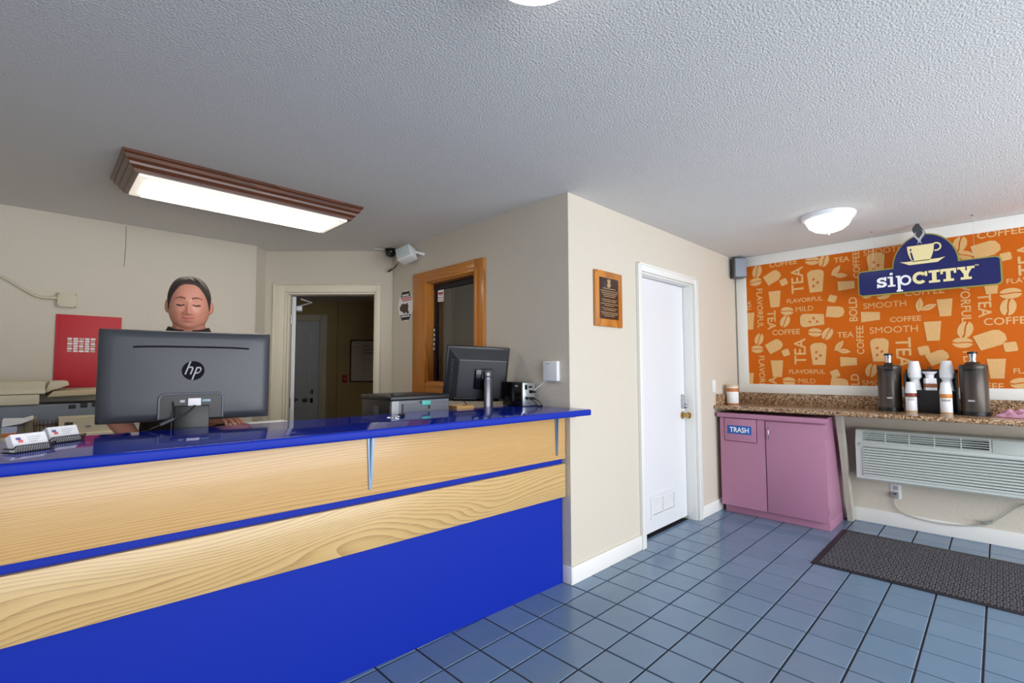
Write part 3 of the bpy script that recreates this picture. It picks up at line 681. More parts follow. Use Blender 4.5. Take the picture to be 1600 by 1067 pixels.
link('wires', tomesh(bm, 'wires'), mat('brown_wire', srgb(92, 62, 44), .5), bk_)
lathe('base', [(0, 0), (.042, 0), (.042, .003), (0, .003)], mat('brown_wire', srgb(92, 62, 44), .5), bk_, 18)
tag(box('storage_box', (xq(38), xq(58)), (2.125, 2.165), (fz, fz+.14), mat('taupe', srgb(150, 138, 118), .7), None, .004), 'taupe box beside the loose papers', 'box')
# red board, conduit, seam on the back wall
rb = thing('notice_board', 'red notice board with rows of small name labels', 'board', (-2.1, YL, 1.19))
rz0, rz1 = 0, 1.715-1.19; rx0, rx1 = -.185, .18
box('board', (rx0, rx1), (-.012, 0), (rz0, rz1), M_red, rb, .002)
for k in range(24): box('edge_dot', (rx0+.018, rx0+.0225), (-.0128, -.0118), (rz0+.02+k*.0208, rz0+.0245+k*.0208), mat('dot_dark_red', srgb(96, 18, 28), .6), rb)  # column of small dark red dots near the left edge of the board
p0 = at(105, 527, 1, YL); p1 = at(149, 551, 1, YL)
for i in range(5):
    for j in range(6):
        w_ = (p1.x-p0.x)/5; h_ = (p0.z-p1.z)/6; xa = p0.x+2.1+i*w_; za = p1.z-1.19+j*h_
        box('name_label', (xa+.002, xa+w_*(.8+.14*((i*7+j*3) % 5)/5)), (-.0145, -.0118), (za+.002, za+h_-.003), M_paper if (i+2*j) % 4 else mat('label_tan', srgb(206, 190, 168), .8), rb)
jb = thing('junction_box', 'cream junction box fed by a curved conduit on the wall', 'junction box', (-2.233, YL, 1.766))
box('cover', (-.052, .052), (-.04, 0), (0, .102), M_cream, jb, .003)
for sx in (-1, 1):
    for sz in (.01, .092): lathe('screw', [(0, 0), (.004, 0), (.003, .002), (0, .002)], M_grey, jb, 10, Matrix.Translation((sx*.044, -.04, sz)) @ Matrix.Rotation(PI/2, 4, 'X'))
tube('conduit', smooth_path([(-.052, -.02, .062), (-.075, -.02, .06), (-.165, -.018, .07), (-.34, -.015, .185), (-.5, -.015, .22)]), .0095, M_cream, jb, 10)
tube('coupling', [(-.05, -.02, .062), (-.082, -.02, .061)], .0135, M_cream, jb, 12)
a_ = at(197, 353, 1, YL-.002); b_ = at(194, 416, 1, YL-.002)
tag(tube('wall_wire', [a_, (a_+b_)/2+Vector((.004, 0, 0)), b_], .0022, mat('wire_tan', srgb(150, 138, 118), .7)), 'thin tan wire running down the back wall', 'wire')
cbl = tag(tube('wall_cable', smooth_path([(S0-.115, -.006, 1.2), (S0-.115, -.006, 1.9), (S0-.108, -.006, SZ+.075), (S0-.06, -.006, SZ+.088), (.5, -.006, SZ+.082), (.9, -.006, SZ+.09), (1.1, -.006, SZ+.076), (1.225, -.006, SZ+.08)]), .004, M_trimc), 'thin cream cable stapled around the hall doorway casing', 'cable')
cbl.location = DG; cbl.rotation_euler.z = R45
# whiteboard and switch in the hall
wb = thing('whiteboard', 'wood-framed whiteboard on the hall wall', 'whiteboard', DG, R45)
q0 = dh(549, 595, HN+.05); q1 = dh(583, 533, HN+.05)
wx0, wx1, wz0, wz1 = q0[0], q0[0]+.62, q0[1], q1[1]
box('panel', (wx0, wx1), (HN+.035, HN+.05), (wz0, wz1), mat('board_white', srgb(226, 214, 206), .3), wb)
for xr, zr in (((wx0-.02, wx0), (wz0-.02, wz1+.02)), ((wx1, wx1+.02), (wz0-.02, wz1+.02)), ((wx0, wx1), (wz1, wz1+.02)), ((wx0, wx1), (wz0-.02, wz0))):
    box('frame_rail', xr, (HN+.025, HN+.05), zr, M_walnut, wb)
for (x, z, w_) in ((.03, .50, .05), (.19, .51, .05), (.2, .46, .14), (.2, .42, .16), (.19, .40, .2)):
    box('marker_line', (wx0+x, wx0+x+w_), (HN+.0335, HN+.035), (wz0+z, wz0+z+.008), mat('marker_brown', srgb(150, 90, 80), .6), wb)
box('marker_line', (wx0+.185, wx0+.189), (HN+.0335, HN+.035), (wz0+.26, wz0+.52), MATS['marker_brown'], wb)
q = dh(538.5, 592, HN+.05)
sw = thing('light_switch', 'red switch plate on the hall wall', 'switch', DG, R45)
box('plate', (q[0]-.037, q[0]+.037), (HN+.042, HN+.05), (q[1]-.058, q[1]+.058), M_red, sw, .003)
box('toggle', (q[0]-.006, q[0]+.006), (HN+.03, HN+.043), (q[1]-.008, q[1]+.012), M_paper, sw)

# ================================================================== on the walls
pq = thing('wall_plaque', 'wooden plaque with a dark engraved plate', 'plaque', (.422, 0, 1.60))
box('back_board', (-.163, .163), (-.02, 0), (0, .382), M_oakf, pq, .005)
pt = box('engraved_plate', (-.118, .108), (-.0225, -.0195), (.052, .335), mat('plate_dark', srgb(58, 34, 26), .3), pq, .001)
M_eng = mat('engraving', srgb(176, 146, 108), .4)
prism('crest', [(-.03, .275), (-.012, .268), (.008, .275), (.012, .29), (.004, .302), (.014, .318), (.004, .326), (-.024, .326), (-.03, .312), (-.02, .3), (-.03, .29)], -.0236, -.022, M_eng, pt)
bm = bmesh.new(); rng = random.Random(3)
zl = .262
for row, (half, gap) in enumerate(((.075, .02), (.1, .016), (.095, .014), (.08, .014), (.065, .026), (.09, .014), (.075, .018), (.1, .014), (.06, .022), (.09, .014), (.07, .02), (.1, .014), (.09, .014), (.06, .014))):
    x = -.005-half
    while x < -.005+half:
        w_ = rng.uniform(.006, .02); add_box(bm, x, min(x+w_, -.005+half), -.0234, -.0222, zl-.0025, zl+.0025); x += w_+.004
    zl -= gap*.86
link('engraved_lines', tomesh(bm, 'engraved_lines'), M_eng, pt)
# oval warning sign beside the oak window
sg = thing('oval_sign', 'white oval sign with black bands beside the oak window', 'sign', (0, 1.882, 1.748))
ov = [(.125*math.cos(2*PI*k/40), .141+.141*math.sin(2*PI*k/40)) for k in range(40)]
prism('plate', ov, -.003, 0, M_paper, sg, 'yz')
prism('top_band', [(.085, .225), (.058, .272), (-.058, .272), (-.085, .225)], -.0042, -.003, M_black, sg, 'yz')
prism('top_band_label', [(.055, .232), (.055, .246), (-.055, .246), (-.055, .232)], -.005, -.0042, M_paper, sg, 'yz')
prism('bottom_band', [(.095, .06), (-.09, .06), (-.06, .012), (.06, .012)], -.0042, -.003, M_black, sg, 'yz')
prism('bottom_band_label', [(.07, .04), (.07, .052), (-.07, .052), (-.07, .04)], -.005, -.0042, M_paper, sg, 'yz')
rng = random.Random(5); bm = bmesh.new()
for row, z in enumerate((.205, .185)):
    y = .08-.03*row
    while y > -.095: w_ = rng.uniform(.01, .02); add_box(bm, -.0042, -.003, y-w_, y, z, z+.014); y -= w_+.006
link('red_lettering', tomesh(bm, 'red_lettering'), mat('print_red2', srgb(206, 70, 80), .6), sg)
bl = [( .1, .13), (.07, .16), (.03, .165), (.0, .155), (-.03, .168), (-.045, .14), (-.04, .10), (-.06, .075), (-.03, .066), (-.01, .085), (.02, .07), (.05, .09), (.085, .1)]
prism('dark_picture', bl, -.0042, -.003, mat('picture_brown', srgb(84, 66, 54), .6), sg, 'yz')
# black camera dome and white box by the ceiling corner
p = at(612, 391, 2, 2.44)
sc = thing('security_camera', 'black dome security camera in the ceiling corner with dangling cable', 'camera', (p.x-.03, p.y-.03, 2.44))
lathe('dome', [(0, -.075), (.02, -.073), (.038, -.06), (.046, -.04), (.047, -.02), (.052, -.018), (.052, 0), (0, 0)], M_black2, sc, 24)
lathe('lens', [(0, -.004), (.012, -.004), (.012, .004), (0, .004)], M_grey, sc, 14, Matrix.Translation((-.028, -.03, -.055)) @ Matrix.Rotation(.9, 4, 'X'))
u = Vector((.71, -.70, 0))
tube('cable', smooth_path([u*.05+Vector((0, 0, -.03)), u*.075+Vector((0, 0, -.075)), u*.075+Vector((0, 0, -.12)), u*.05+Vector((0, 0, -.165)), u*.015+Vector((0, 0, -.19))]), .0045, M_black, sc)
tube('plug', [u*.02+Vector((0, 0, -.187)), u*-.02+Vector((0, 0, -.215))], .009, M_black, sc)
tube('white_lead', [u*-.14+Vector((-.03, -.03, -.004)), u*-.04+Vector((0, 0, -.008))], .003, M_white, sc)
p = at(641, 398, 0, -.075)
eb = thing('wall_box', 'tilted white box on a bracket beside the black camera', 'wall box', (0, p.y, p.z))
Mx = Matrix.Translation((-.095, 0, 0)) @ Matrix.Rotation(math.radians(-20), 4, 'X') @ Matrix.Rotation(math.radians(28), 4, 'Z')
xf(box('cabinet', (-.065, .05), (-.055, .085), (-.055, .055), M_white, eb, .006), Mx)
xf(box('front_grille', (-.068, -.064), (-.05, .08), (-.05, .05), mat('speaker_grille', srgb(196, 206, 206), .6), eb, .001), Mx)
tube('bracket', [Mx @ Vector((.03, -.05, .02)), (-.02, -.10, .0), (0, -.10, .0)], .012, M_white, eb, 8)
# grey speaker in the corner by the mural
sp = thing('wall_speaker', 'small grey speaker in the ceiling corner beside the mural', 'speaker', (LX-.115, -.085, 2.222), -PI/4)
box('cabinet', (-.062, .062), (-.03, .06), (0, .2), M_dgrey, sp, .004)
box('front_grille', (-.052, .06), (-.036, -.029), (.008, .192), mat('grille_grey', srgb(140, 148, 162), .6), sp, .004)
box('mount', (-.02, .02), (.055, .10), (.08, .12), M_black, sp)
# switch plate by the granite counter
sw = thing('wall_switch', 'white switch plate on the wall by the granite counter', 'switch', (2.155, 0, 1.09))
box('plate', (-.037, .037), (-.006, 0), (-.0, .115), M_white, sw, .003); box('rocker', (-.016, .016), (-.009, -.005), (.025, .09), M_white, sw, .002)

# ================================================================== ceiling lights
M_diff = mat('lamp_diffuser', (1, .97, .9, 1), .5, emit=((1, .92, .78, 1), 9.0))
cl = thing('ceiling_light', 'long fluorescent ceiling light in a moulded wooden frame', 'ceiling light', (-1.45, 1.445, H), 0)
HX, HY = .655, .275
steps = [(0, 0), (0, -.014), (-.012, -.02), (-.014, -.038), (-.03, -.05), (-.034, -.062), (-.05, -.078), (-.056, -.092), (-.085, -.092), (-.085, 0)]
for nm, ax, sg_ in (('long_rail', 0, -1), ('long_rail', 0, 1), ('end_rail', 1, -1), ('end_rail', 1, 1)):
    bm = bmesh.new(); A_ = []
    for e in (-1, 1):
        ring = []
        for ins, dz in steps:
            along = e*((HX if ax == 0 else HY)+ins); across = sg_*((HY if ax == 0 else HX)+ins)
            ring.append(bm.verts.new((along, across, dz) if ax == 0 else (across, along, dz)))
        A_.append(ring)
    n = len(steps)
    for k in range(n): bm.faces.new((A_[0][k], A_[0][(k+1) % n], A_[1][(k+1) % n], A_[1][k]))
    bm.faces.new(A_[0]); bm.faces.new(A_[1])
    link(nm, tomesh(bm, nm), M_walnut, cl)
box('diffuser', (-HX+.125, HX-.125), (-HY+.125, HY-.125), (-.118, -.0935), M_diff, cl, .008, 3)
box('diffuser_rim', (-HX+.078, HX-.078), (-HY+.078, HY-.078), (-.104, -.03), mat('diffuser_rim', (1, .97, .9, 1), .5, emit=((1, .90, .78, 1), .62)), cl, .006)
M_bowl = mat('lamp_bowl', (1, .98, .93, 1), .4, emit=((1, .95, .84, 1), 4.5))
def dome(loc, label):
    t = thing('dome_light', label, 'ceiling light', loc, 0, 'dome ceiling lights')
    lathe('base_ring', [(0, 0), (.17, 0), (.172, -.012), (.165, -.03), (.15, -.036), (.146, -.028), (0, -.028)], M_white, t, 40)
    lathe('glass_bowl', [(.145, -.03), (.142, -.05), (.125, -.085), (.09, -.112), (.05, -.126), (.018, -.13), (0, -.13)], M_bowl, t, 40)
    lathe('finial', [(0, -.128), (.016, -.13), (.012, -.138), (.006, -.142), (.008, -.148), (0, -.154)], M_white, t, 16)
    return t
dome((1.74, -1.05, H), 'lit dome ceiling light near the coffee mural')
q = at(837, 3, 2, 2.290)-Vector((.02, .02, 0)); dome((q.x, q.y, H), 'lit dome ceiling light over the floor before the counter')
# ================================================================== coffee mural
MX = LX-.012
mu = thing('coffee_mural', 'orange wall mural printed with cups, beans and coffee words', 'mural', (LX, -1.5, 1.075))
ML = Matrix.Translation((-LX, 1.5, -1.075))
def mpart(o): o.data.transform(ML); return o
def clip(o):
    "trim a print at the edges of the panel (world coordinates)"
    bm = bmesh.new(); bm.from_mesh(o.data)
    for co, no in (((0, 0, MZa+.0005), (0, 0, -1)), ((0, 0, MZb-.0005), (0, 0, 1)), ((0, MY0-.0005, 0), (0, 1, 0)), ((0, MY1+.0005, 0), (0, -1, 0))):
        bmesh.ops.bisect_plane(bm, geom=bm.verts[:]+bm.edges[:]+bm.faces[:], plane_co=co, plane_no=no, clear_outer=True)
    n = len(bm.faces); bm.to_mesh(o.data); bm.free()
    if not n: bpy.data.objects.remove(o); return None
    return o
def place(o, dy):
    if dy: o.data.transform(Matrix.Translation((0, dy, 0)))
    if clip(o): mpart(o)
MY0, MY1, MZa, MZb = -.115, -3.1, 1.158, 2.342
mpart(box('panel', (MX, LX), (MY1, MY0), (MZa, MZb), M_orange, mu))
for nm, yr, zr in (('top_rail', (MY1, -.018), (MZb, H-.002)), ('bottom_rail', (MY1, -.018), (1.072, MZa)), ('side_rail', (MY0, -.018), (MZa, MZb))):
    mpart(box(nm, (LX-.02, LX), yr, zr, M_trim, mu, .002))
_n = [0]
def kh(px, py): return abs(at(px+1, py, 0, MX).y-at(px-1, py, 0, MX).y)/2
def mframe(px, py, rot, ext=0):
    p = at(px, py, 0, MX); k = (p-CAM).dot(_F)/FPX; _n[0] += 1; ext += .00002*_n[0]
    a = math.radians(rot); c, s = math.cos(a), math.sin(a)
    return frame((MX-.0003-ext, p.y, p.z), (0, -c, s), (0, s, c)), k
def ellipse(w_, h_, a0, a1, n=14, off=0): return [(w_*math.cos(a0+(a1-a0)*k/n), off+h_*math.sin(a0+(a1-a0)*k/n)) for k in range(n+1)]
def bean():
    up = ellipse(.5, .31, .06, PI-.06, 14, .035); lo = ellipse(.5, .31, PI+.06, 2*PI-.06, 14, -.035)
    return [up+[(-.25, .0), (0, .05), (.25, .06)], lo+[(.25, .0), (0, -.02), (-.25, -.06)]], []
def cup(): return [[(-.36, -.72), (.36, -.72), (.5, .72), (-.5, .72)]], []
def lidcup():
    return [[(-.38, -.78), (.38, -.78), (.5, .42), (.48, .60), (.36, .70), (.22, .76), (-.22, .76), (-.36, .70), (-.48, .60), (-.5, .42)]], \
        [[(x+a, z+b) for a, b in ((-.1, -.05), (.02, -.11), (.1, .04), (-.03, .1))] for x, z in ((-.12, .12), (.12, -.12), (-.14, -.34))]
def bag(): return [[(-.5, -.34), (.22, -.34), (.46, -.2), (.5, .05), (.4, .3), (.2, .38), (-.5, .36)]], []
def tagq(): return [[(-.5, -.38), (-.38, -.5), (.38, -.5), (.5, -.38), (.5, .38), (.38, .5), (-.38, .5), (-.5, .38)]], []
def leaves():
    def leaf(cx, cz, L_, W_, a):
        pts = [(L_*(k/8-.5), W_*math.sin(PI*k/8)) for k in range(9)]+[(L_*(.5-k/8), -W_*math.sin(PI*k/8)) for k in range(1, 8)]
        return [(cx+x*math.cos(a)-z*math.sin(a), cz+x*math.sin(a)+z*math.cos(a)) for x, z in pts]
    return [leaf(-.1, .15, .85, .17, .9), leaf(.15, -.2, .8, .16, -.15)], [leaf(-.1, .15, .6, .012, .9), leaf(.15, -.2, .55, .012, -.15)]
SH = {'bean': bean, 'cup': cup, 'lid': lidcup, 'bag': bag, 'tag': tagq, 'leaf': leaves}
NM = {'bean': 'printed_bean', 'cup': 'printed_cup', 'lid': 'printed_cup', 'bag': 'printed_tea_bag', 'tag': 'printed_tag', 'leaf': 'printed_leaves'}
def icon(kind, px, py, w_, rot, dy=0):
    f_, k = mframe(px, py, rot); k = kh(px, py)*math.cos(math.radians(rot))**2+k*math.sin(math.radians(rot))**2; s = w_*k; li, dk = SH[kind]()
    place(strokes(NM[kind], [[(a*s, b*s) for a, b in p] for p in li], M_print, mu, f_, .0006), dy)
    if dk:
        f2, _ = mframe(px, py, rot, .0007)
        place(strokes('print_detail', [[(a*s, b*s) for a, b in p] for p in dk], M_printd, mu, f2, .0004), dy)
def word(t, px, py, size, rot, dy=0):
    f_, k = mframe(px, py, rot)
    place(text('printed_word', t, .1, M_print, mu, f_, 0 if 'M' in t else .0014, 0, **({'fith': size*k} if rot == 0 else {'fitw': size*k})), dy)
A = lambda x, y: (1160+x/3.95, 340+y/3.95)
B = lambda x, y: (1360+x/3.95, 340+y/3.95)
S_ = 1/3.95
words = [('COFFEE', A(250, 281), 33, 0), ('TEA', A(612, 258), 32, 0), ('SMOOTH', A(868, 203), 34, 0), ('FLAVORFUL', A(382, 507), 27, 0), ('MILD', A(382, 562), 30, 0), ('COFFEE', A(268, 706), 33, 0),
         ('TEA', A(635, 722), 34, 0), ('FLAVORFUL', A(397, 950), 27, 0), ('MILD', A(398, 1008), 29, 0), ('SMOOTH', B(85, 537), 36, 0), ('SMOOTH', B(140, 690), 40, 0), ('COFFEE', B(215, 625), 32, 0),
         ('COFFEE', B(330, 456), 40, 0), ('COFFEE', B(800, 92), 44, 0), ('FLAVORFUL', B(1010, 378), 33, 0), ('COFFEE', B(850, 636), 46, 0), ('FLAVORFUL', B(1060, 945), 34, 0), ('SMOOTH', A(860, 1022), 34, 0), ('COFFEE', B(690, 1040), 40, 0),
         ('TEA', A(338, 385), 165, 90), ('TEA', A(355, 825), 160, 90), ('COFFEE', A(703, 290), 165, 90), ('COFFEE', A(727, 755), 175, 90), ('BOLD', A(683, 565), 150, 90), ('BOLD', A(697, 1040), 150, 90),
         ('FLAVORFUL', A(108, 560), 245, -90), ('TEA', A(180, 632), 118, -90), ('FLAVORFUL', A(122, 975), 245, -90), ('FLAVORFUL', B(585, 480), 330, -90), ('TEA', B(705, 540), 150, -90), ('TEA', B(205, 832), 185, -90), ('FLAVORFUL', B(610, 990), 330, -90), ('TEA', B(965, 255), 200, 90), ('TEA', A(187, 1040), 118, 90), ('TEA', A(42, 545), 60, 90), ('TEA', A(48, 990), 60, 90)]
icons = [('bean', A(90, 333), 78, 75), ('bean', A(82, 397), 74, 5), ('bean', A(430, 266), 88, -10), ('bean', A(503, 266), 78, 70), ('bean', A(275, 577), 80, -8), ('bean', A(263, 640), 76, 65), ('bean', A(448, 708), 86, -8), ('bean', A(525, 717), 80, 60),
         ('bean', A(103, 750), 72, 70), ('bean', A(92, 812), 74, -5), ('bean', A(288, 1010), 80, -5), ('bean', A(795, 943), 84, 75), ('bean', B(550, 165), 98, 75), ('bean', B(585, 232), 100, -25), ('bean', B(865, 467), 140, 0), ('bean', B(850, 552), 105, 80), ('bean', B(585, 692), 105, 75), ('bean', B(568, 772), 128, -4), ('bean', B(930, 1022), 140, 5), ('bean', A(870, 478), 90, 10), ('bean', A(770, 482), 60, 10),
         ('bag', A(188, 368), 100, 28), ('bag', A(200, 793), 100, 28), ('bag', A(573, 583), 112, -8), ('bag', A(600, 1026), 110, -8), ('bag', B(715, 197), 175, 12), ('bag', B(745, 752), 185, 20), ('bag', B(418, 862), 130, 25),
         ('tag', A(255, 398), 44, 20), ('tag', A(268, 833), 44, 20), ('tag', A(555, 500), 50, -20), ('tag', A(573, 963), 52, 20), ('tag', B(835, 240), 70, 8), ('tag', B(865, 797), 84, 8), ('tag', B(330, 820), 70, 12),
         ('cup', A(200, 503), 76, 0), ('cup', A(215, 932), 78, 0), ('cup', A(640, 418), 60, 90), ('cup', A(790, 610), 66, 90), ('cup', A(655, 888), 60, 90), ('cup', B(460, 555), 100, 0), ('cup', B(385, 700), 110, 0), ('cup', B(780, 932), 120, 0), ('cup', B(745, 420), 100, 0), ('cup', A(38, 640), 76, 0), ('cup', A(42, 1000), 60, 0),
         ('lid', A(452, 390), 104, 0), ('lid', A(470, 840), 102, 0), ('lid', A(428, 632), 84, 90), ('lid', A(847, 815), 116, 0), ('lid', A(824, 285), 112, 0),
         ('leaf', A(588, 340), 110, 0), ('leaf', A(608, 805), 112, 0), ('leaf', B(325, 545), 130, 30)]
for t_, (px, py), s_, r_ in words: word(t_, px, py, s_*S_, r_)
for k_, (px, py), s_, r_ in icons: icon(k_, px, py, s_*S_, r_)
for t_, (px, py), s_, r_ in words:
    if 1182 < px < 1345: word(t_, px, py, s_*S_, r_, -1.97)
for k_, (px, py), s_, r_ in icons:
    if 1182 < px < 1345: icon(k_, px, py, s_*S_, r_, -1.97)

# ------------------------------------------------------------------ hanging sign
SX = 2.50
s0 = at(1341.5, 424, 0, SX); s1 = at(1565, 440, 0, SX)
SY0, SY1 = s0.y, s1.y; SZ0, SZ1 = 1.912, 2.108
sgn = thing('hanging_sign', 'navy coffee bar sign with a cream cup hung before the mural', 'sign', (SX, (SY0+SY1)/2, SZ0))
def sp_(o): o.data.transform(Matrix.Translation((-SX, -(SY0+SY1)/2, -SZ0))); return o
sw_ = SY0-SY1
def sign_outline(g_):
    "u to the right from the left end, v up"
    r = .026; dc = at(1444, 400, 0, SX); cu = SY0-dc.y; R1 = .192
    vt = SZ1-SZ0; pts = []
    def cor(cx, cz, a0): return [(cx+(r+g_)*math.cos(a0+k*PI/10), cz+(r+g_)*math.sin(a0+k*PI/10)) for k in range(6)]
    pts += cor(r, r, PI)+cor(sw_-r, r, 1.5*PI)+cor(sw_-r, vt-r, 0)
    cz = vt-.005; Rv = .245
    n = 22; h0 = (vt+g_-cz)/(Rv+g_); a0 = math.asin(h0)
    pts += [(cu+(R1+g_)*math.cos(a0+(PI-2*a0)*k/n), cz+(Rv+g_)*math.sin(a0+(PI-2*a0)*k/n)) for k in range(n+1)]
    pts += cor(r, vt-r, PI/2)
    return pts, cu
def S2(u, v): return (SY0-u, SZ0+v)
out, cu = sign_outline(.008); inn, _ = sign_outline(-.002)
sp_(prism('gold_edge', [S2(u, v) for u, v in out], SX, SX+.014, M_signgold, sgn, 'yz'))
sp_(prism('navy_face', [S2(u, v) for u, v in inn], SX-.005, SX+.0005, M_navy, sgn, 'yz'))
SF = lambda d: frame((SX-.005-d, SY0, SZ0), (0, -1, 0), (0, 0, 1))
def sst(nm, polys, m, d=0, th=.003): return sp_(strokes(nm, polys, m, sgn, SF(d), th))
R_ = lambda a, b, c, d: [(a, b), (c, b), (c, d), (a, d)]
def su(px, py): q = at(px, py, 0, SX-.006); return SY0-q.y, q.z-SZ0
# cup, saucer, handle, steam
l_, t_ = su(1417, 385); r__, _ = su(1459, 380); _, b_ = su(1440, 410)
cc = (l_+r__)/2; hw_ = (r__-l_)/2
ctop_, cbot = t_-.004, b_+.012
body = [(cc-hw_, ctop_)]+[(cc-hw_*(1-.35*(k/8)**2.2), ctop_-(ctop_-cbot)*k/8) for k in range(1, 9)]+[(cc+hw_*(1-.35*(k/8)**2.2), ctop_-(ctop_-cbot)*k/8) for k in range(8, 0, -1)]+[(cc+hw_, ctop_)]
sst('cup', [body, arc(cc+hw_+.012, ctop_-.028, .034, .023, -2.0, 2.2, 16, .9)], M_cream2)
sst('cup_marks', [[(cc-hw_*.78, ctop_-.02), (cc-hw_*.68, ctop_-.02), (cc-hw_*.68, ctop_-.04), (cc-hw_*.78, ctop_-.04)], [(cc-hw_*.78, ctop_-.05), (cc-hw_*.66, ctop_-.05), (cc-hw_*.5, cbot+.01), (cc-hw_*.66, cbot+.012)]], M_navy, .003, .001)  # navy marks printed as part of the cup logo
sst('saucer', [[(cc-hw_*1.6, cbot+.01), (cc-hw_*1.3, cbot+.006), (cc+hw_*1.3, cbot+.006), (cc+hw_*1.75, cbot+.012), (cc+hw_*1.2, cbot-.022), (cc-hw_*.9, cbot-.022)]], M_cream2)
def wave(u0, v0, h_, amp, wd, n=16):
    L1 = []; R1 = []
    for k in range(n+1):
        t = k/n; w2 = wd*math.sin(PI*min(max(t, .03), .97)); x = u0+amp*math.sin(t*2*PI); L1.append((x-w2, v0+h_*t)); R1.append((x+w2, v0+h_*t))
    return L1+R1[::-1]
sst('steam_backing', [wave(cc-.004, ctop_+.03, .155, .012, .034)], M_dgrey, -.001, .004)
sst('steam', [wave(cc-.018, ctop_+.008, .10, .012, .008), wave(cc+.012, ctop_+.008, .115, -.013, .009)], M_lgrey, .003, .0015)
# lettering
xs = [su(px, 440)[0] for px in (1370, 1385.5, 1387, 1399, 1400.5, 1424, 1426, 1449, 1451.5, 1469, 1470, 1495, 1496.5, 1524)]
vb = .052; xh = .082; ch = .096
def stem(a, b, v0, v1): return R_(a, v0, b, v1)
polys = []
s_a, s_b = xs[0], xs[1]; wd = s_b-s_a; k_ = .017
# s
cxs = (s_a+s_b)/2; ro = xh/4+k_/4
polys += [arc(cxs, vb+xh-ro, ro, ro-k_, .35, 1.55*PI, 14, wd/2/ro), arc(cxs, vb+ro, ro, ro-k_, -.5*PI-.05, .55*PI, 14, wd/2/ro), arc(cxs, vb+ro, ro, ro-k_, PI*1.02, 1.55*PI, 8, wd/2/ro), R_(s_b-.014, vb+xh-.03, s_b-.002, vb+xh+.002), R_(s_a+.001, vb-.002, s_a+.013, vb+.03)]
# i
a_, b_ = xs[2], xs[3]; mid = (a_+b_)/2
polys += [stem(mid-.009, mid+.009, vb, vb+xh), R_(a_, vb, b_, vb+.013), R_(a_, vb+xh-.013, mid, vb+xh), R_(mid-.009, vb+xh+.012, mid+.009, vb+xh+.03)]
# p
a_, b_ = xs[4], xs[5]; rp_ = xh/2
polys += [stem(a_+.008, a_+.026, vb-.04, vb+xh), R_(a_, vb-.045, a_+.038, vb-.032), R_(a_-.002, vb+xh-.013, a_+.02, vb+xh), arc((a_+.02+b_)/2, vb+rp_, rp_, rp_-.016, 0, 2*PI, 24, (b_-a_-.02)/2/rp_)]
sst('lettering_sip', polys, M_paper)
polys = []
a_, b_ = xs[6], xs[7]; rC = ch/2
polys += [arc((a_+b_)/2, vb+rC, rC, rC-.024, .20*PI, 1.76*PI, 24, (b_-a_)/2/rC), R_(b_-.014, vb+ch*.60, b_+.002, vb+ch*.98)]
a_, b_ = xs[8], xs[9]; mid = (a_+b_)/2
polys += [stem(mid-.013, mid+.013, vb, vb+ch), R_(a_, vb, b_, vb+.018), R_(a_, vb+ch-.018, b_, vb+ch)]
a_, b_ = xs[10], xs[11]; mid = (a_+b_)/2
polys += [stem(mid-.013, mid+.013, vb, vb+ch), R_(mid-.03, vb, mid+.03, vb+.018), R_(a_, vb+ch-.02, b_, vb+ch), R_(a_, vb+ch-.038, a_+.014, vb+ch), R_(b_-.014, vb+ch-.038, b_, vb+ch)]
a_, b_ = xs[12], xs[13]; mid = (a_+b_)/2
polys += [stem(mid-.013, mid+.013, vb, vb+ch*.5), R_(mid-.03, vb, mid+.03, vb+.018), R_(a_, vb+ch-.017, a_+.045, vb+ch), R_(b_-.042, vb+ch-.017, b_, vb+ch),
          [(a_+.012, vb+ch-.01), (a_+.038, vb+ch-.01), (mid+.012, vb+ch*.42), (mid-.013, vb+ch*.42)], [(b_-.034, vb+ch-.01), (b_-.012, vb+ch-.01), (mid+.013, vb+ch*.42), (mid-.012, vb+ch*.42)]]
sst('lettering_city', polys, M_cream2)
tmu = xs[13]+.012
sp_(text('trademark', 'TM', .02, M_cream2, sgn, SF(.003) @ Matrix.Translation((tmu, vb+ch+.002, 0)), .0004, 0, None, .011))
for u in (.10, sw_-.13):
    yy = SY0-u
    o = tube('hanging_wire', [(SX+.006, yy, SZ1-.01), (SX+.006, yy, H-.004)], .0009, M_lgrey, sgn, 5); sp_(o)
    o = lathe('ceiling_hook', [(0, -.012), (.004, -.01), (.007, -.002), (.007, 0), (0, 0)], M_grey, sgn, 10, Matrix.Translation((SX+.006, yy, H))); sp_(o)

# ================================================================== granite counter and trash cabinet
GX, GT = 2.13, .97
gc = thing('granite_countertop', 'brown speckled granite countertop over the pink cabinet', 'countertop', (LX, 0, .935))
def gl(o, p=(LX, 0, .935)): o.data.transform(Matrix.Translation((-p[0], -p[1], -p[2]))); return o
gl(box('slab', (GX, LX-.001), (-3.6, -.001), (.935, GT), M_granite, gc, .011, 4))
tag(box('granite_backsplash', (LX-.022, LX-.0005), (-3.6, -.0015), (GT-.0005, 1.071), M_granite, None, .002), 'low granite backsplash strip under the mural', 'backsplash')
tag(box('granite_backsplash', (2.19, LX-.022), (-.021, -.0005), (GT-.0005, 1.071), M_granite, None, .002), 'short granite backsplash strip beside the white door wall', 'backsplash')
CB = (2.16, -.46, 0)
tc_ = thing('trash_cabinet', 'pink painted trash cabinet under the granite counter', 'cabinet', CB)
def cl_(o): return gl(o, CB)
cl_(box('body', (2.18, 2.70), (-.882, -.04), (.075, .905), M_pink, tc_, .002))
cl_(box('toe_kick', (2.222, 2.69), (-.882, -.055), (0, .076), M_pink, tc_, .002))
cl_(box('top_rail', (2.142, 2.20), (-.905, -.022), (.866, .907), M_pink, tc_, .003))
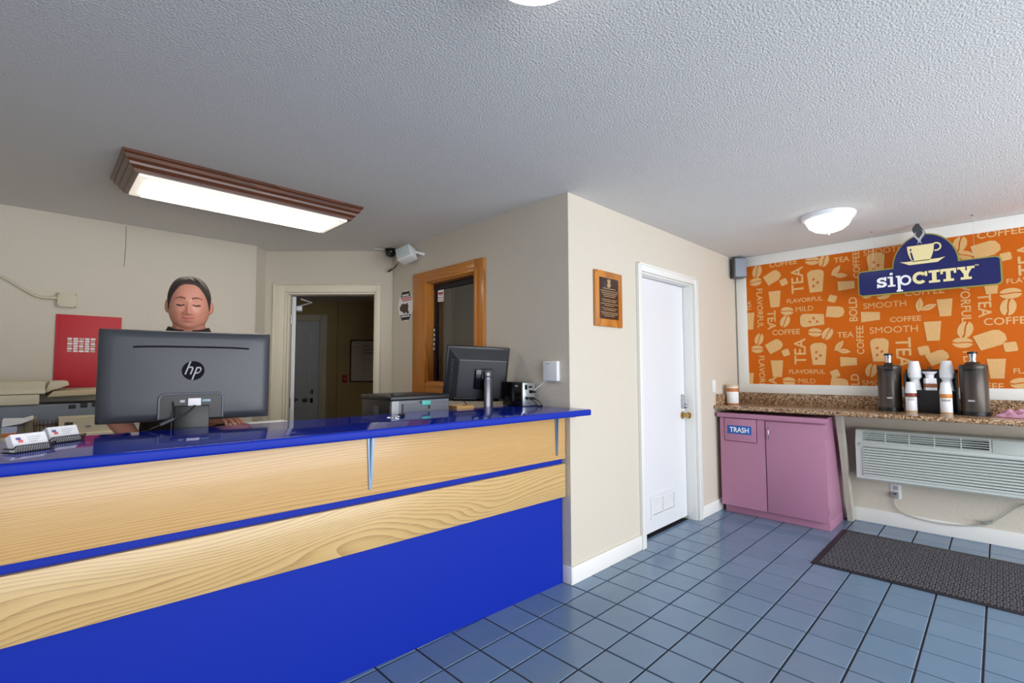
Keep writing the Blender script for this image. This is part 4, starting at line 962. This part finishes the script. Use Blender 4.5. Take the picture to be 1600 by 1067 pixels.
dl = cl_(multi('door', [(2.16, 2.181, -.428, -.366, .075, .86), (2.16, 2.181, -.084, -.045, .075, .86), (2.16, 2.181, -.366, -.084, .075, .652)], M_pink, tc_))
drr = cl_(box('door', (2.16, 2.181), (-.885, -.436), (.075, .852), M_pink, tc_, .003))
fl = cl_(box('trash_flap', (2.150, 2.1815), (-.360, -.090), (.658, .858), M_pink, dl, .002))
M_sb = mat('trash_blue', srgb(34, 92, 176), .4)
cl_(box('trash_sign', (2.1475, 2.1505), (-.323, -.115), (.722, .797), M_sb, tc_, .001))
text('trash_lettering', 'TRASH', .05, M_paper, tc_, Matrix.Translation((-CB[0], -CB[1], -CB[2])) @ frame((2.1470, -.219, .7595), (0, -1, 0), (0, 0, 1)), .0008, 0, .165, .046)
h_ = cl_(box('pull_plate', (2.156, 2.161), (-.478, -.448), (.698, .80), M_pink, drr, .001))
cl_(tube('pull_handle', [(2.158, -.463, .705), (2.138, -.463, .712), (2.138, -.463, .786), (2.158, -.463, .793)], .005, M_chrome, drr, 8))
for z in (.16, .76): cl_(tube('hinge', [(2.168, -.889, z-.02), (2.168, -.889, z+.02)], .004, M_pink, drr, 8))
# slanted wooden brace
br = bmesh.new(); p_ = Vector((2.40, 0, .934)); q_ = Vector((2.685, 0, .002))
add_prism(br, [(p_.x-.045, p_.z), (p_.x+.045, p_.z), (q_.x+.045, q_.z), (q_.x-.045, q_.z)], -.955, -.915, 'xz')
tag(link('counter_brace', tomesh(br, 'counter_brace'), mat('brace_cream', srgb(196, 194, 182), .6, vary=(8, .3, srgb(180, 176, 160)))), 'slanted pale wooden brace propping up the granite counter', 'brace')
# coffee can by the wall
cn = thing('canister', 'white and orange canister in the counter corner', 'canister', (2.375, -.085, GT))
lathe('body', [(0, 0), (.05, 0), (.052, .004), (.052, .17), (.05, .174), (0, .174)], M_paper, cn, 32)
lathe('label_band', [(.0525, .122), (.0528, .123), (.0528, .155), (.0525, .156)], mat('band_orange', srgb(196, 120, 66), .5), cn, 32)
lathe('lid', [(.053, .166), (.0545, .167), (.0545, .182), (.051, .186), (0, .186)], mat('lid_tan', srgb(214, 190, 160), .5), cn, 32)
lathe('base_ring', [(.0525, .0), (.053, .001), (.053, .012), (.0525, .013)], mat('band_orange', srgb(196, 120, 66), .5), cn, 32)
# airpots
def airpot(loc, rz, label):
    t = thing('airpot', label, 'airpot', loc, rz, 'airpots on the granite counter')
    lathe('body', [(0, 0), (.076, 0), (.08, .006), (.08, .03), (.077, .034), (.077, .33), (.08, .335), (.08, .352), (.074, .366), (0, .37)], mat('airpot_dark', srgb(74, 66, 60), .3, .3), t, 40)
    lathe('base_band', [(.0785, .0), (.083, .002), (.083, .028), (.0785, .03)], M_black, t, 40)
    prism('lid_spout', [(-.12, .335), (-.10, .362), (-.05, .385), (.06, .385), (.078, .36), (.07, .34), (-.08, .33), (-.11, .318)], -.028, .028, M_black, t, 'xz', .006)
    lathe('pump_knob', [(.022, .38), (.024, .385), (.020, .40), (.024, .425), (.026, .445), (.020, .452), (0, .453)], M_chrome, t, 20)
    lathe('pump_cap', [(.027, .442), (.029, .446), (.027, .458), (0, .461)], M_black, t, 20)
    tube('carry_handle', [(.078, 0, .33), (.10, 0, .32), (.105, 0, .2), (.098, 0, .12), (.078, 0, .11)], .008, M_black, t, 8)
    box('badge', (-.0795, -.076), (-.018, .018), (.10, .112), M_lgrey, t)
    return t
airpot((2.52, -1.262, GT), .1, 'dark steel airpot beside the cup organizer, nearer the trash cabinet')
airpot((2.46, -1.755, GT), -.2, 'dark steel airpot between the cup organizer and the pink cloth')
# cup organizer
og = thing('cup_organizer', 'black condiment organizer holding foam cups and stirrers', 'organizer', (2.50, -1.515, GT))
box('front_box', (-.055, .06), (-.095, .095), (0, .165), M_black, og, .004)
box('back_panel', (.06, .075), (-.155, .155), (0, .33), M_black, og, .004)
box('side_panel', (-.05, .06), (.142, .155), (0, .30), M_black, og, .004); box('side_panel', (-.05, .06), (-.155, -.142), (0, .30), M_black, og, .004)
box('shelf', (-.05, .06), (-.142, .142), (.165, .172), M_black, og)
def foam_cup(loc, label, s=1.08):
    t = thing('foam_cup_stack', label, 'cup stack', loc, 0, 'stacks of white foam cups')
    lathe('bottom_cups', [(0, 0), (.040*s, 0), (.040*s, .004), (.038*s, .005), (.027*s, .072*s), (0, .072*s)], M_white, t, 28)
    n = 5
    pr_ = [(0, .071*s), (.027*s, .072*s)]
    for k in range(n): pr_ += [(.0385*s, (.09+.0085*k)*s), (.0405*s, (.091+.0085*k)*s), (.0405*s, (.096+.0085*k)*s)]
    pr_ += [(.039*s, .14*s), (.027*s, .205*s), (.025*s, .207*s), (0, .207*s)]
    lathe('top_cups', pr_, M_white, t, 28, None, 25)
    return t
foam_cup((2.505, -1.421, GT+.1715), 'stack of upturned white foam cups above the canister with the maroon band')
foam_cup((2.505, -1.609, GT+.1715), 'stack of upturned white foam cups above the sugar canister')
pk = thing('stirrer_cup', 'white cups with a brown band holding brown stirrers', 'cup', (2.49, -1.512, GT+.171))
lathe('lower_cup', [(0, 0), (.046, 0), (.047, .03), (.044, .09), (.042, .092), (0, .092)], M_white, pk, 4, Matrix.Rotation(PI/4+.3, 4, 'Z'), 20)
lathe('brown_band', [(.048, .022), (.0485, .022), (.0485, .052), (.048, .052)], mat('band_brown', srgb(150, 84, 48), .5), pk, 4, Matrix.Rotation(PI/4+.3, 4, 'Z'), 20)
lathe('upper_dish', [(.024, .09), (.026, .12), (.042, .135), (.044, .142), (.04, .143), (.03, .134), (0, .132)], M_white, pk, 28)
bm = bmesh.new(); rng = random.Random(9)
for k in range(26):
    a_ = rng.uniform(0, 2*PI); r0 = rng.uniform(0, .022); x, y = r0*math.cos(a_), r0*math.sin(a_)
    add_tube(bm, [(x, y, .13), (x*1.3, y*1.3, .175+rng.uniform(-.01, .01))], .0017, 4)
link('stirrers', tomesh(bm, 'stirrers'), mat('stirrer_brown', srgb(84, 48, 30), .5), pk)
def canister(loc, txt, label, bandm):
    t = thing('condiment_canister', label, 'canister', loc, 0, 'condiment canisters before the organizer')
    lathe('body', [(0, 0), (.033, 0), (.035, .004), (.035, .15), (.034, .152), (0, .152)], M_white, t, 32)
    lathe('top_band', [(.0354, .122), (.0362, .123), (.0362, .15), (.0354, .151)], bandm, t, 32)
    lathe('base_band', [(.0352, .004), (.0360, .005), (.0360, .018), (.0352, .019)], mat('band_gold', srgb(190, 150, 96), .4), t, 32)
    lathe('shoulder', [(.035, .15), (.036, .154), (.034, .175), (.026, .232), (.024, .235), (0, .235)], M_white, t, 32)
    d = Vector((-1, .0, 0)); d = Vector((CAM.x-loc[0], CAM.y-loc[1], 0)).normalized(); side = Vector((0, 0, 1)).cross(d)
    ink = mat('canister_ink', srgb(50, 60, 60), .6)
    def wrap(o):
        for v in o.data.vertices:
            a_ = v.co.dot(side)/.0355; q = (d*math.cos(a_)+side*math.sin(a_))*(.0354+.3*(v.co.dot(d)-.0355)+.0003); v.co = Vector((q.x, q.y, v.co.z))
    fr_ = frame(tuple(d*.0355), tuple(side), (0, 0, 1))
    if txt: wrap(text('lettering', txt, .02, ink, t, fr_ @ Matrix.Translation((0, .105, 0)), .0004, 0, .054, .015))
    else:
        for z, w_ in ((.112, .020), (.098, .023)):
            wrap(strokes('blurred_print', [R_(-w_+k*w_/4, z, -w_+k*w_/4+w_/5.2, z+.005) for k in range(8)], ink, t, fr_, .0006))
    return t
M_bb = mat('band_maroon', srgb(130, 58, 44), .5); M_bo = mat('band_amber', srgb(206, 132, 62), .5)
canister((2.395, -1.405, GT), None, 'white canister with a maroon band before the cup organizer', M_bb)
canister((2.375, -1.605, GT), 'SUGAR', 'white sugar canister with an amber band before the cup organizer', M_bo)
# pink cloth
bm = bmesh.new(); rng = random.Random(4); n = 22; grid = []
for i in range(n+1):
    row = []
    for j in range(n+1):
        a, b = i/n*2-1, j/n*2-1; r2 = max(abs(a), abs(b))
        h = (1-r2**6)*(.036+.012*math.sin(5*a+4*b)+.010*math.sin(11*b-3*a+1)+.005*math.sin(17*b+7*a))
        row.append(bm.verts.new((.055*a*(1+.12*math.sin(5*b)), .125*b*(1+.1*math.sin(6*a)), max(h, 0)+.0015)))
    grid.append(row)
for i in range(n):
    for j in range(n): bm.faces.new((grid[i][j], grid[i+1][j], grid[i+1][j+1], grid[i][j+1]))
r = bmesh.ops.solidify(bm, geom=list(bm.faces), thickness=.0012)
cl_o = link('cleaning_cloth', tomesh(bm, 'cleaning_cloth', True, 70), mat('cloth_pink', srgb(252, 200, 228), .9)); cl_o.location = (2.42, -1.99, GT+.0012)
tag(cl_o, 'crumpled pink cloth on the granite counter', 'cloth')

# ================================================================== air conditioner
AY0, AY1 = -1.02, -2.14; AXF = 2.50
ac = thing('air_conditioner', 'white through-wall air conditioner with slatted front', 'air conditioner', (LX, -1.58, .40))
def al(o): return gl(o, (LX, -1.58, .40))
prof = [(LX, .40), (AXF+.012, .40), (AXF, .412), (AXF, .70), (AXF+.03, .796), (AXF+.045, .805), (LX, .805)]
yl, yr = AY0-.05, -1.815
ptn = lambda z: AXF+max(0, (z-.70))/.096*.03
low = [(LX, .40), (AXF+.012, .40), (AXF, .412)]; notch = [(AXF, .432), (AXF+.19, .432), (AXF+.19, .668), (AXF, .668)]
vent = [(AXF, .70), (ptn(.712), .712), (ptn(.712)+.19, .712), (ptn(.79)+.19, .79), (ptn(.79), .79)]; hi_ = [(AXF+.03, .796), (AXF+.045, .805), (LX, .805)]
bm = bmesh.new()
for pr_, d0, d1_ in ((low+[(AXF, .70)]+hi_, yl, AY0), (low+notch+vent+hi_, yr, yl), (low+notch+[(AXF, .70)]+hi_, AY1+.05, yr), (low+[(AXF, .70)]+hi_, AY1, AY1+.05)): add_prism(bm, pr_, d0, d1_, 'xz')
al(link('case', tomesh(bm, 'case'), M_acw, ac))
for k in range(5):
    z = .718+k*.0165; x = ptn(z)-.004; al(box('vane', (x-.004, x+.012), (yr, yl), (z-.0022, z+.0022), M_acw, ac))
for k in range(1, 5):
    y = yl+(yr-yl)*k/5; al(prism('vane_divider', [(ptn(.710)-.009, .710), (ptn(.792)-.009, .792), (ptn(.792), .792), (ptn(.710), .710)], y-.003, y+.003, M_acw, ac, 'xz'))
al(prism('control_panel', [(ptn(.706)-.006, .706), (ptn(.795)-.006, .795), (ptn(.795)+.004, .795), (ptn(.706)+.004, .706)], AY1+.05, yr-.015, M_acw, ac, 'xz', .002))
for k in range(11):
    z = .436+k*.0212
    al(prism('slat', [(AXF-.014, z), (AXF-.014, z+.0110), (AXF-.004, z+.0140), (AXF+.001, z+.0140), (AXF+.001, z)], AY1+.05, AY0-.05, M_acw, ac, 'xz'))
al(box('front_band', (AXF-.012, AXF+.002), (AY1+.03, AY0-.03), (.674, .700), M_acw, ac, .003))
# outlet, plug and cord
oy = at(1400, 770, 0, LX).y
ot = thing('wall_outlet', 'white outlet with the plugged-in air conditioner cord', 'outlet', (LX, oy, .29))
box('plate', (-.006, 0), (-.036, .036), (-.058, .058), M_white, ot, .003)
box('socket', (-.009, -.005), (-.017, .017), (.008, .044), M_lgrey, ot, .002)
for y in (-.007, .006): box('slot', (-.0096, -.0088), (y-.001, y+.001), (.02, .034), M_black, ot)  # dark strips stand in for the shade in the socket holes
pg = box('plug', (-.045, -.006), (-.02, .022), (-.05, -.004), mat('plug_grey', srgb(150, 152, 150), .5), ot, .006)
box('test_button', (-.0465, -.0445), (-.008, .008), (-.02, -.01), M_black, pg)
pts = [Vector((LX-.03, oy, .25))]+[at(x, y, 0, LX-.028) for x, y in ((1398, 786), (1404, 796), (1422, 806), (1460, 816), (1500, 821), (1536, 821), (1549, 817), (1566, 808), (1600, 789))]
pts = [Vector((p.x, p.y, max(p.z, .06))) for p in pts]
pts += [Vector((LX-.05, pts[-1].y-.1, .33)), Vector((LX-.08, pts[-1].y-.12, .402))]
o = tube('cord', smooth_path(pts, 6), .0052, mat('cord_beige', srgb(190, 190, 178), .6), ot, 8); o.data.transform(Matrix.Translation((-LX, -oy, -.29)))
k0 = at(1542, 818, 0, LX-.03)
bm = bmesh.new()
for k in range(3): add_tube(bm, smooth_path([k0+Vector((-.01, .03, -.004+.01*k)), k0+Vector((-.016, .0, .012-.006*k)), k0+Vector((-.01, -.035, .02+.006*k)), k0+Vector((-.004, .0, .0))], 5), .0055, 7)
o = link('cord_knot', tomesh(bm, 'cord_knot', True), mat('cord_grey', srgb(150, 150, 142), .6), ot); o.data.transform(Matrix.Translation((-LX, -oy, -.29)))

# ================================================================== floor mat
fmx0, fmx1, fmy0, fmy1 = 1.392, 2.345, -2.62, -.938
mt = thing('floor_mat', 'black ribbed entrance mat on the blue tiles', 'mat', (fmx0, fmy1, 0))
def ml_(o): return gl(o, (fmx0, fmy1, 0))
ml_(box('rubber_border', (fmx0, fmx1), (fmy0, fmy1), (.0005, .006), mat('rubber', srgb(34, 32, 40), .6), mt, .002))
bm = bmesh.new(); px_, py_ = .0165, .0130
nx = int((fmx1-fmx0-.07)/px_); ny = int((fmy1-fmy0-.06)/py_)
for i in range(nx):
    for j in range(ny):
        if (i+j) % 2 and (i % 3 == 0): continue
        x = fmx0+.035+i*px_; y = fmy0+.03+j*py_+(i % 2)*.004
        v = [bm.verts.new(q) for q in ((x, y, .006), (x+px_*.8, y, .006), (x+px_*.8, y+py_*.66, .006), (x, y+py_*.66, .006))]
        w_ = [bm.verts.new(q) for q in ((x+.003, y+.002, .0098), (x+px_*.8-.003, y+.002, .0098), (x+px_*.8-.003, y+py_*.66-.002, .0098), (x+.003, y+py_*.66-.002, .0098))]
        bm.faces.new(w_)
        for k in range(4): bm.faces.new((v[k], v[(k+1) % 4], w_[(k+1) % 4], w_[k]))
o = ml_(link('pile_nubs', tomesh(bm, 'pile_nubs'), mat('mat_pile', srgb(112, 110, 114), .95, vary=(110, .2, srgb(56, 56, 66))), mt)); o['kind'] = 'stuff'
# ================================================================== the clerk
def evaluated(o, name):
    dg = bpy.context.evaluated_depsgraph_get(); dg.update()
    me = bpy.data.meshes.new_from_object(o.evaluated_get(dg)); me.name = name; return me
def fuse(bm, voxel, smooth_it, name):
    "closed shapes -> one continuous skin"
    me = tomesh(bm, name); o = bpy.data.objects.new('tmp', me); COL.objects.link(o)
    r = o.modifiers.new('r', 'REMESH'); r.mode = 'VOXEL'; r.voxel_size = voxel; r.adaptivity = 0
    if smooth_it:
        s = o.modifiers.new('s', 'SMOOTH'); s.factor = .5; s.iterations = smooth_it
    out_ = evaluated(o, name); bpy.data.objects.remove(o); bpy.data.meshes.remove(me)
    out_.polygons.foreach_set('use_smooth', [True]*len(out_.polygons)); return out_
def add_ball(bm, c, r, mtx=None):
    M_ = Matrix.Translation(c) @ (mtx.to_4x4() if mtx else Matrix.Identity(4)) @ Matrix.Diagonal((r[0], r[1], r[2], 1))
    add_lathe(bm, [(math.sin(PI*k/12), -math.cos(PI*k/12)) for k in range(13)], 18, M_)
def loft(bm, secs, n=28):
    "secs: (centre x, y, z, rx, ry)"
    R_ = [[bm.verts.new((c[0]+c[3]*math.cos(2*PI*k/n), c[1]+c[4]*math.sin(2*PI*k/n), c[2])) for k in range(n)] for c in secs]
    for a, b in zip(R_, R_[1:]):
        for k in range(n): bm.faces.new((a[k], a[(k+1) % n], b[(k+1) % n], b[k]))
    bm.faces.new(R_[0]); bm.faces.new(R_[-1])
def limb(bm, pts, rads, seg=16):
    add_tube(bm, pts, rads, seg)
    for p, r in zip(pts, rads): add_ball(bm, p, (r, r, r))
def gs(x, z, cx, cz, sx, sz, a): return a*math.exp(-((x-cx)/sx)**2-((z-cz)/sz)**2)
def head_pt(u, v, extra=0):
    cu_, su_, cv, sv = math.cos(u), math.sin(u), math.cos(v), math.sin(v)
    x = (.083+extra)*su_*cv**(.74 if sv > 0 else .70); y = -(.100+extra)*cu_*cv**.86; z = ((.126 if sv > 0 else .140)+extra)*sv
    if z < 0: x *= 1+.045*math.sin(min(-z/.10, 1)*PI)
    if z < -.085: x *= 1-.16*min((-z-.085)/.055, 1)**1.4
    if y > 0 and z < -.03: y *= 1-.55*min((-z-.03)/.09, 1)
    if y < 0:
        y *= 1-.06*(1-abs(su_))
        d = 0
        for a in ((0, -.040, .0125, .011, .021), (0, -.024, .0095, .016, .013), (0, -.004, .009, .016, .008), (0, -.070, .032, .020, .006), (0, -.0625, .020, .0045, .0035), (0, -.0775, .018, .006, .005), (0, -.0702, .026, .0022, -.005), (0, -.112, .026, .018, .010), (0, -.090, .022, .006, -.003)):
            d += gs(x, z-(.006*(x/.026)**2 if -.085 < a[1] < -.06 else 0), *a)
        for s in (-1, 1):
            for a in ((.0165, -.043, .008, .008, .010), (.033, .006, .016, .010, -.009), (.033, -.001, .013, .007, .0055), (.031, .027, .024, .007, .004), (.050, -.032, .022, .022, .006), (.030, -.062, .007, .014, -.002)):
                d += gs(x, z, s*a[0], *a[1:])
        y -= d*max(0, cu_*cv)**.5
    return Vector((x, y, z))
HD = 2.3
hc = CAM+(_F*FPX+_R*(296-800)-_U*(472-533.5))*(HD/FPX)          # between the eyes
face_az = math.radians(-13)
root_loc = Vector((hc.x+.09*math.sin(face_az)*-1, hc.y+.10, 0))
person = None
PMX = Matrix.Translation(root_loc) @ Matrix.Rotation(face_az, 4, 'Z'); PMI = PMX.inverted()
hl_ = PMI @ hc
HMX = Matrix.Translation((0, hl_.y+.088, hl_.z)) @ Matrix.Rotation(math.radians(7), 4, 'X')
HMI = HMX.inverted()
nz = hl_.z
bm = bmesh.new()
# head
NU, NV = 120, 90; rows = []
for j in range(1, NV):
    v = -PI/2+PI*j/NV; rows.append([bm.verts.new(HMX @ head_pt(-PI+2*PI*i/NU, v)) for i in range(NU)])
bot = bm.verts.new(HMX @ head_pt(0, -PI/2)); top = bm.verts.new(HMX @ head_pt(0, PI/2))
for a, b in zip(rows, rows[1:]):
    for i in range(NU): bm.faces.new((a[i], a[(i+1) % NU], b[(i+1) % NU], b[i]))
for i in range(NU): bm.faces.new((bot, rows[0][(i+1) % NU], rows[0][i])); bm.faces.new((top, rows[-1][i], rows[-1][(i+1) % NU]))
for s in (-1, 1):
    add_ball(bm, HMX @ Vector((s*.090, .012, -.012)), (.010, .021, .034), HMX.to_3x3() @ Matrix.Rotation(s*-.35, 3, 'Z') @ Matrix.Rotation(.15, 3, 'X'))
    add_ball(bm, HMX @ Vector((s*.085, .006, -.036)), (.009, .012, .012))
sh = nz-.198           # shoulder line
hy = hl_.y+.10
limb(bm, [(0, hy+.03, sh-.02), (0, hy+.02, sh+.06), (0, hy+.0, nz-.085)], [.076, .072, .066])
loft(bm, [(0, hy+.04, .86, .15, .11), (0, hy+.04, .95, .175, .125), (0, hy+.04, 1.08, .165, .12), (0, hy+.035, 1.2, .172, .125), (0, hy+.03, sh-.10, .19, .125), (0, hy+.03, sh-.03, .165, .10), (0, hy+.03, sh+.02, .09, .07)])
# left hand rests on the shelf, seen under the corner of the large monitor
hand_w = at(349, 662, 1, root_loc.y-.17); hand_w.z = max(hand_w.z, .985)
lw = PMI @ hand_w
arms = {}
for s in (-1, 1):
    shl = Vector((s*.195, hy+.04, sh-.045)); wr = Vector((lw.x-.05, lw.y+.06, lw.z+.012)) if s > 0 else Vector((-.17, hl_.y-.06, .998))
    el = (shl+wr)/2+Vector((s*.10, .10, -.09))
    limb(bm, [shl, (shl+el)/2, el], [.060, .052, .042]); limb(bm, [el, el+(wr-el)*.3, el+(wr-el)*.75, wr], [.042, .043, .033, .027])
    d = Vector(((lw-wr).x, (lw-wr).y, 0)).normalized() if s > 0 else Vector((.1, -1, 0)).normalized()
    side = Vector((-d.y, d.x, 0))*(-s)      # towards the little finger
    pc_ = wr+d*.05
    for k in range(4):
        off = side*(k-1.5)*.020
        limb(bm, [wr+d*.005+off*.5, wr+d*.05+off*.9, wr+d*.088+off], [.016, .0135, .0105], 12)
    for k, ln in enumerate((.070, .078, .073, .058)):
        b0 = wr+d*.088+side*(k-1.5)*.0215; fan = (d+side*(k-1.5)*.07).normalized()
        limb(bm, [b0, b0+fan*ln*.45+Vector((0, 0, .012)), b0+fan*ln*.78+Vector((0, 0, .002)), b0+fan*ln*.98-Vector((0, 0, .014))], [.0098, .0092, .0084, .0074], 12)
    t0 = wr+d*.025-side*.026
    limb(bm, [t0, t0+d*.03-side*.022, t0+d*.058-side*.026-Vector((0, 0, .008))], [.0135, .0115, .009], 12)
    arms[s] = (shl, el, wr)
    hip = Vector((s*.09, hy+.05, .90)); kn = Vector((s*.11, hy+.04, .50)); an = Vector((s*.12, hy+.08, .085))
    limb(bm, [hip, (hip+kn)/2, kn], [.10, .082, .062]); limb(bm, [kn, kn+(an-kn)*.3, an], [.06, .058, .042])
    limb(bm, [an+Vector((0, .03, -.035)), an+Vector((0, -.10, -.045)), an+Vector((0, -.16, -.05))], [.045, .038, .03])
me = fuse(bm, .0036, 2, 'person')
for m in (M_skin, M_lip, mat('brow', srgb(118, 76, 60), .7), M_lash): me.materials.append(m)
idx = [0]*len(me.polygons)
for p in me.polygons:
    c = p.center
    if c.z < nz-.14: continue
    q = HMI @ c
    if q.y > -.05: continue
    ax = abs(q.x)
    if (q.x/.026)**2+((q.z+.0700-.006*(q.x/.026)**2)/.0072)**2 < 1: idx[p.index] = 1
    zb_ = .0275+.004*math.sin((ax-.014)/.038*PI)-.10*max(0, ax-.042)
    if .013 < ax < .052 and abs(q.z-zb_) < .0046*(1-.45*(ax-.013)/.039): idx[p.index] = 2
    zl_ = -.0035-.0035*math.sin((ax-.018)/.030*PI)
    if .018 < ax < .048 and abs(q.z-zl_) < .0036: idx[p.index] = 3
me.polygons.foreach_set('material_index', idx)
person = bpy.data.objects.new('person', me); COL.objects.link(person); person.matrix_world = PMX
tag(person, 'person in a dark collared shirt standing behind the large monitor, looking down', 'person')
# hair: a shell over the skull
def hairline(u):
    a = abs(u)
    pts = ((0, .098), (.35, .096), (.6, .086), (.85, .058), (1.02, .035), (1.22, .0), (1.34, -.030), (1.5, -.018), (1.75, .002), (2.0, -.04), (2.4, -.062), (PI, -.066))
    for (a0, z0), (a1, z1) in zip(pts, pts[1:]):
        if a0 <= a <= a1: return z0+(z1-z0)*(a-a0)/(a1-a0)
    return pts[-1][1]
bm = bmesh.new(); nu, nv = 96, 20; outer = []; inner = []
for j in range(nv+1):
    t = j/nv; ro_w, ri_w = [], []
    for i in range(nu):
        u = -PI+2*PI*i/nu; z0 = hairline(u); v0 = math.asin(max(-1, min(1, z0/.128))); v = v0+(PI/2-v0)*min(t, .985)
        th_ = .0085*min(1, .25+t*3.2)+.003*math.sin(9*u+4*t)*min(1, 3*t)*.5
        ro_w.append(bm.verts.new(HMX @ head_pt(u, v, th_))); ri_w.append(bm.verts.new(HMX @ head_pt(u, v, -.005)))
    outer.append(ro_w); inner.append(ri_w)
for S in (outer, inner):
    for a, b in zip(S, S[1:]):
        for i in range(nu): bm.faces.new((a[i], a[(i+1) % nu], b[(i+1) % nu], b[i]))
    bm.faces.new(S[-1])
for i in range(nu): bm.faces.new((outer[0][i], outer[0][(i+1) % nu], inner[0][(i+1) % nu], inner[0][i]))
link('hair', tomesh(bm, 'hair', True, 80), M_hair, person)
# clothes
bm = bmesh.new()
loft(bm, [(0, hy+.04, .84, .175, .13), (0, hy+.04, .95, .192, .142), (0, hy+.04, 1.08, .182, .136), (0, hy+.035, 1.2, .188, .14), (0, hy+.03, sh-.10, .205, .14), (0, hy+.03, sh-.03, .18, .115), (0, hy+.03, sh+.025, .098, .082)])
for s in (-1, 1):
    shl, el, wr = arms[s]; limb(bm, [shl, (shl+el)/2, el+(shl-el)*.12], [.078, .068, .060])
link('shirt', fuse(bm, .008, 4, 'shirt'), M_shirt, person)
bm = bmesh.new(); n = 40; R_ = []
for (dz, rx, ry, dy) in ((-.015, .088, .080, .02), (.02, .080, .078, .02), (.058, .079, .080, .012), (.062, .085, .086, .012), (.02, .104, .100, .016), (-.012, .118, .106, .02)):
    ring = []
    for k in range(n+1):
        a_ = -PI/2+.22+(2*PI-.44)*k/n
        front = max(0, -math.sin(a_)); ring.append(bm.verts.new((rx*math.cos(a_), hy+dy+ry*math.sin(a_), sh+.026+dz-.022*front)))
    R_.append(ring)
for a, b in zip(R_, R_[1:]+R_[:1]):
    for k in range(n): bm.faces.new((a[k], a[k+1], b[k+1], b[k]))
bm.faces.new([r[0] for r in R_]); bm.faces.new([r[-1] for r in R_])
link('collar', tomesh(bm, 'collar', True, 60), M_shirt, person)
bm = bmesh.new()
loft(bm, [(0, hy+.04, .80, .17, .125), (0, hy+.04, .90, .18, .132), (0, hy+.04, .97, .185, .134)])
for s in (-1, 1): limb(bm, [(s*.09, hy+.05, .86), (s*.105, hy+.045, .68), (s*.11, hy+.045, .48), (s*.12, hy+.07, .10)], [.108, .095, .075, .066])
link('trousers', fuse(bm, .009, 4, 'trousers'), M_pants, person)
for s in (-1, 1):
    bm = bmesh.new(); an = Vector((s*.12, hy+.08, 0))
    loft(bm, [(an.x, an.y-.055, 0, .05, .145), (an.x, an.y-.055, .03, .052, .148), (an.x, an.y-.04, .06, .047, .125), (an.x, an.y+.0, .085, .044, .07), (an.x, an.y+.02, .12, .045, .05)])
    link('shoe', tomesh(bm, 'shoe', True, 60), M_black, person)
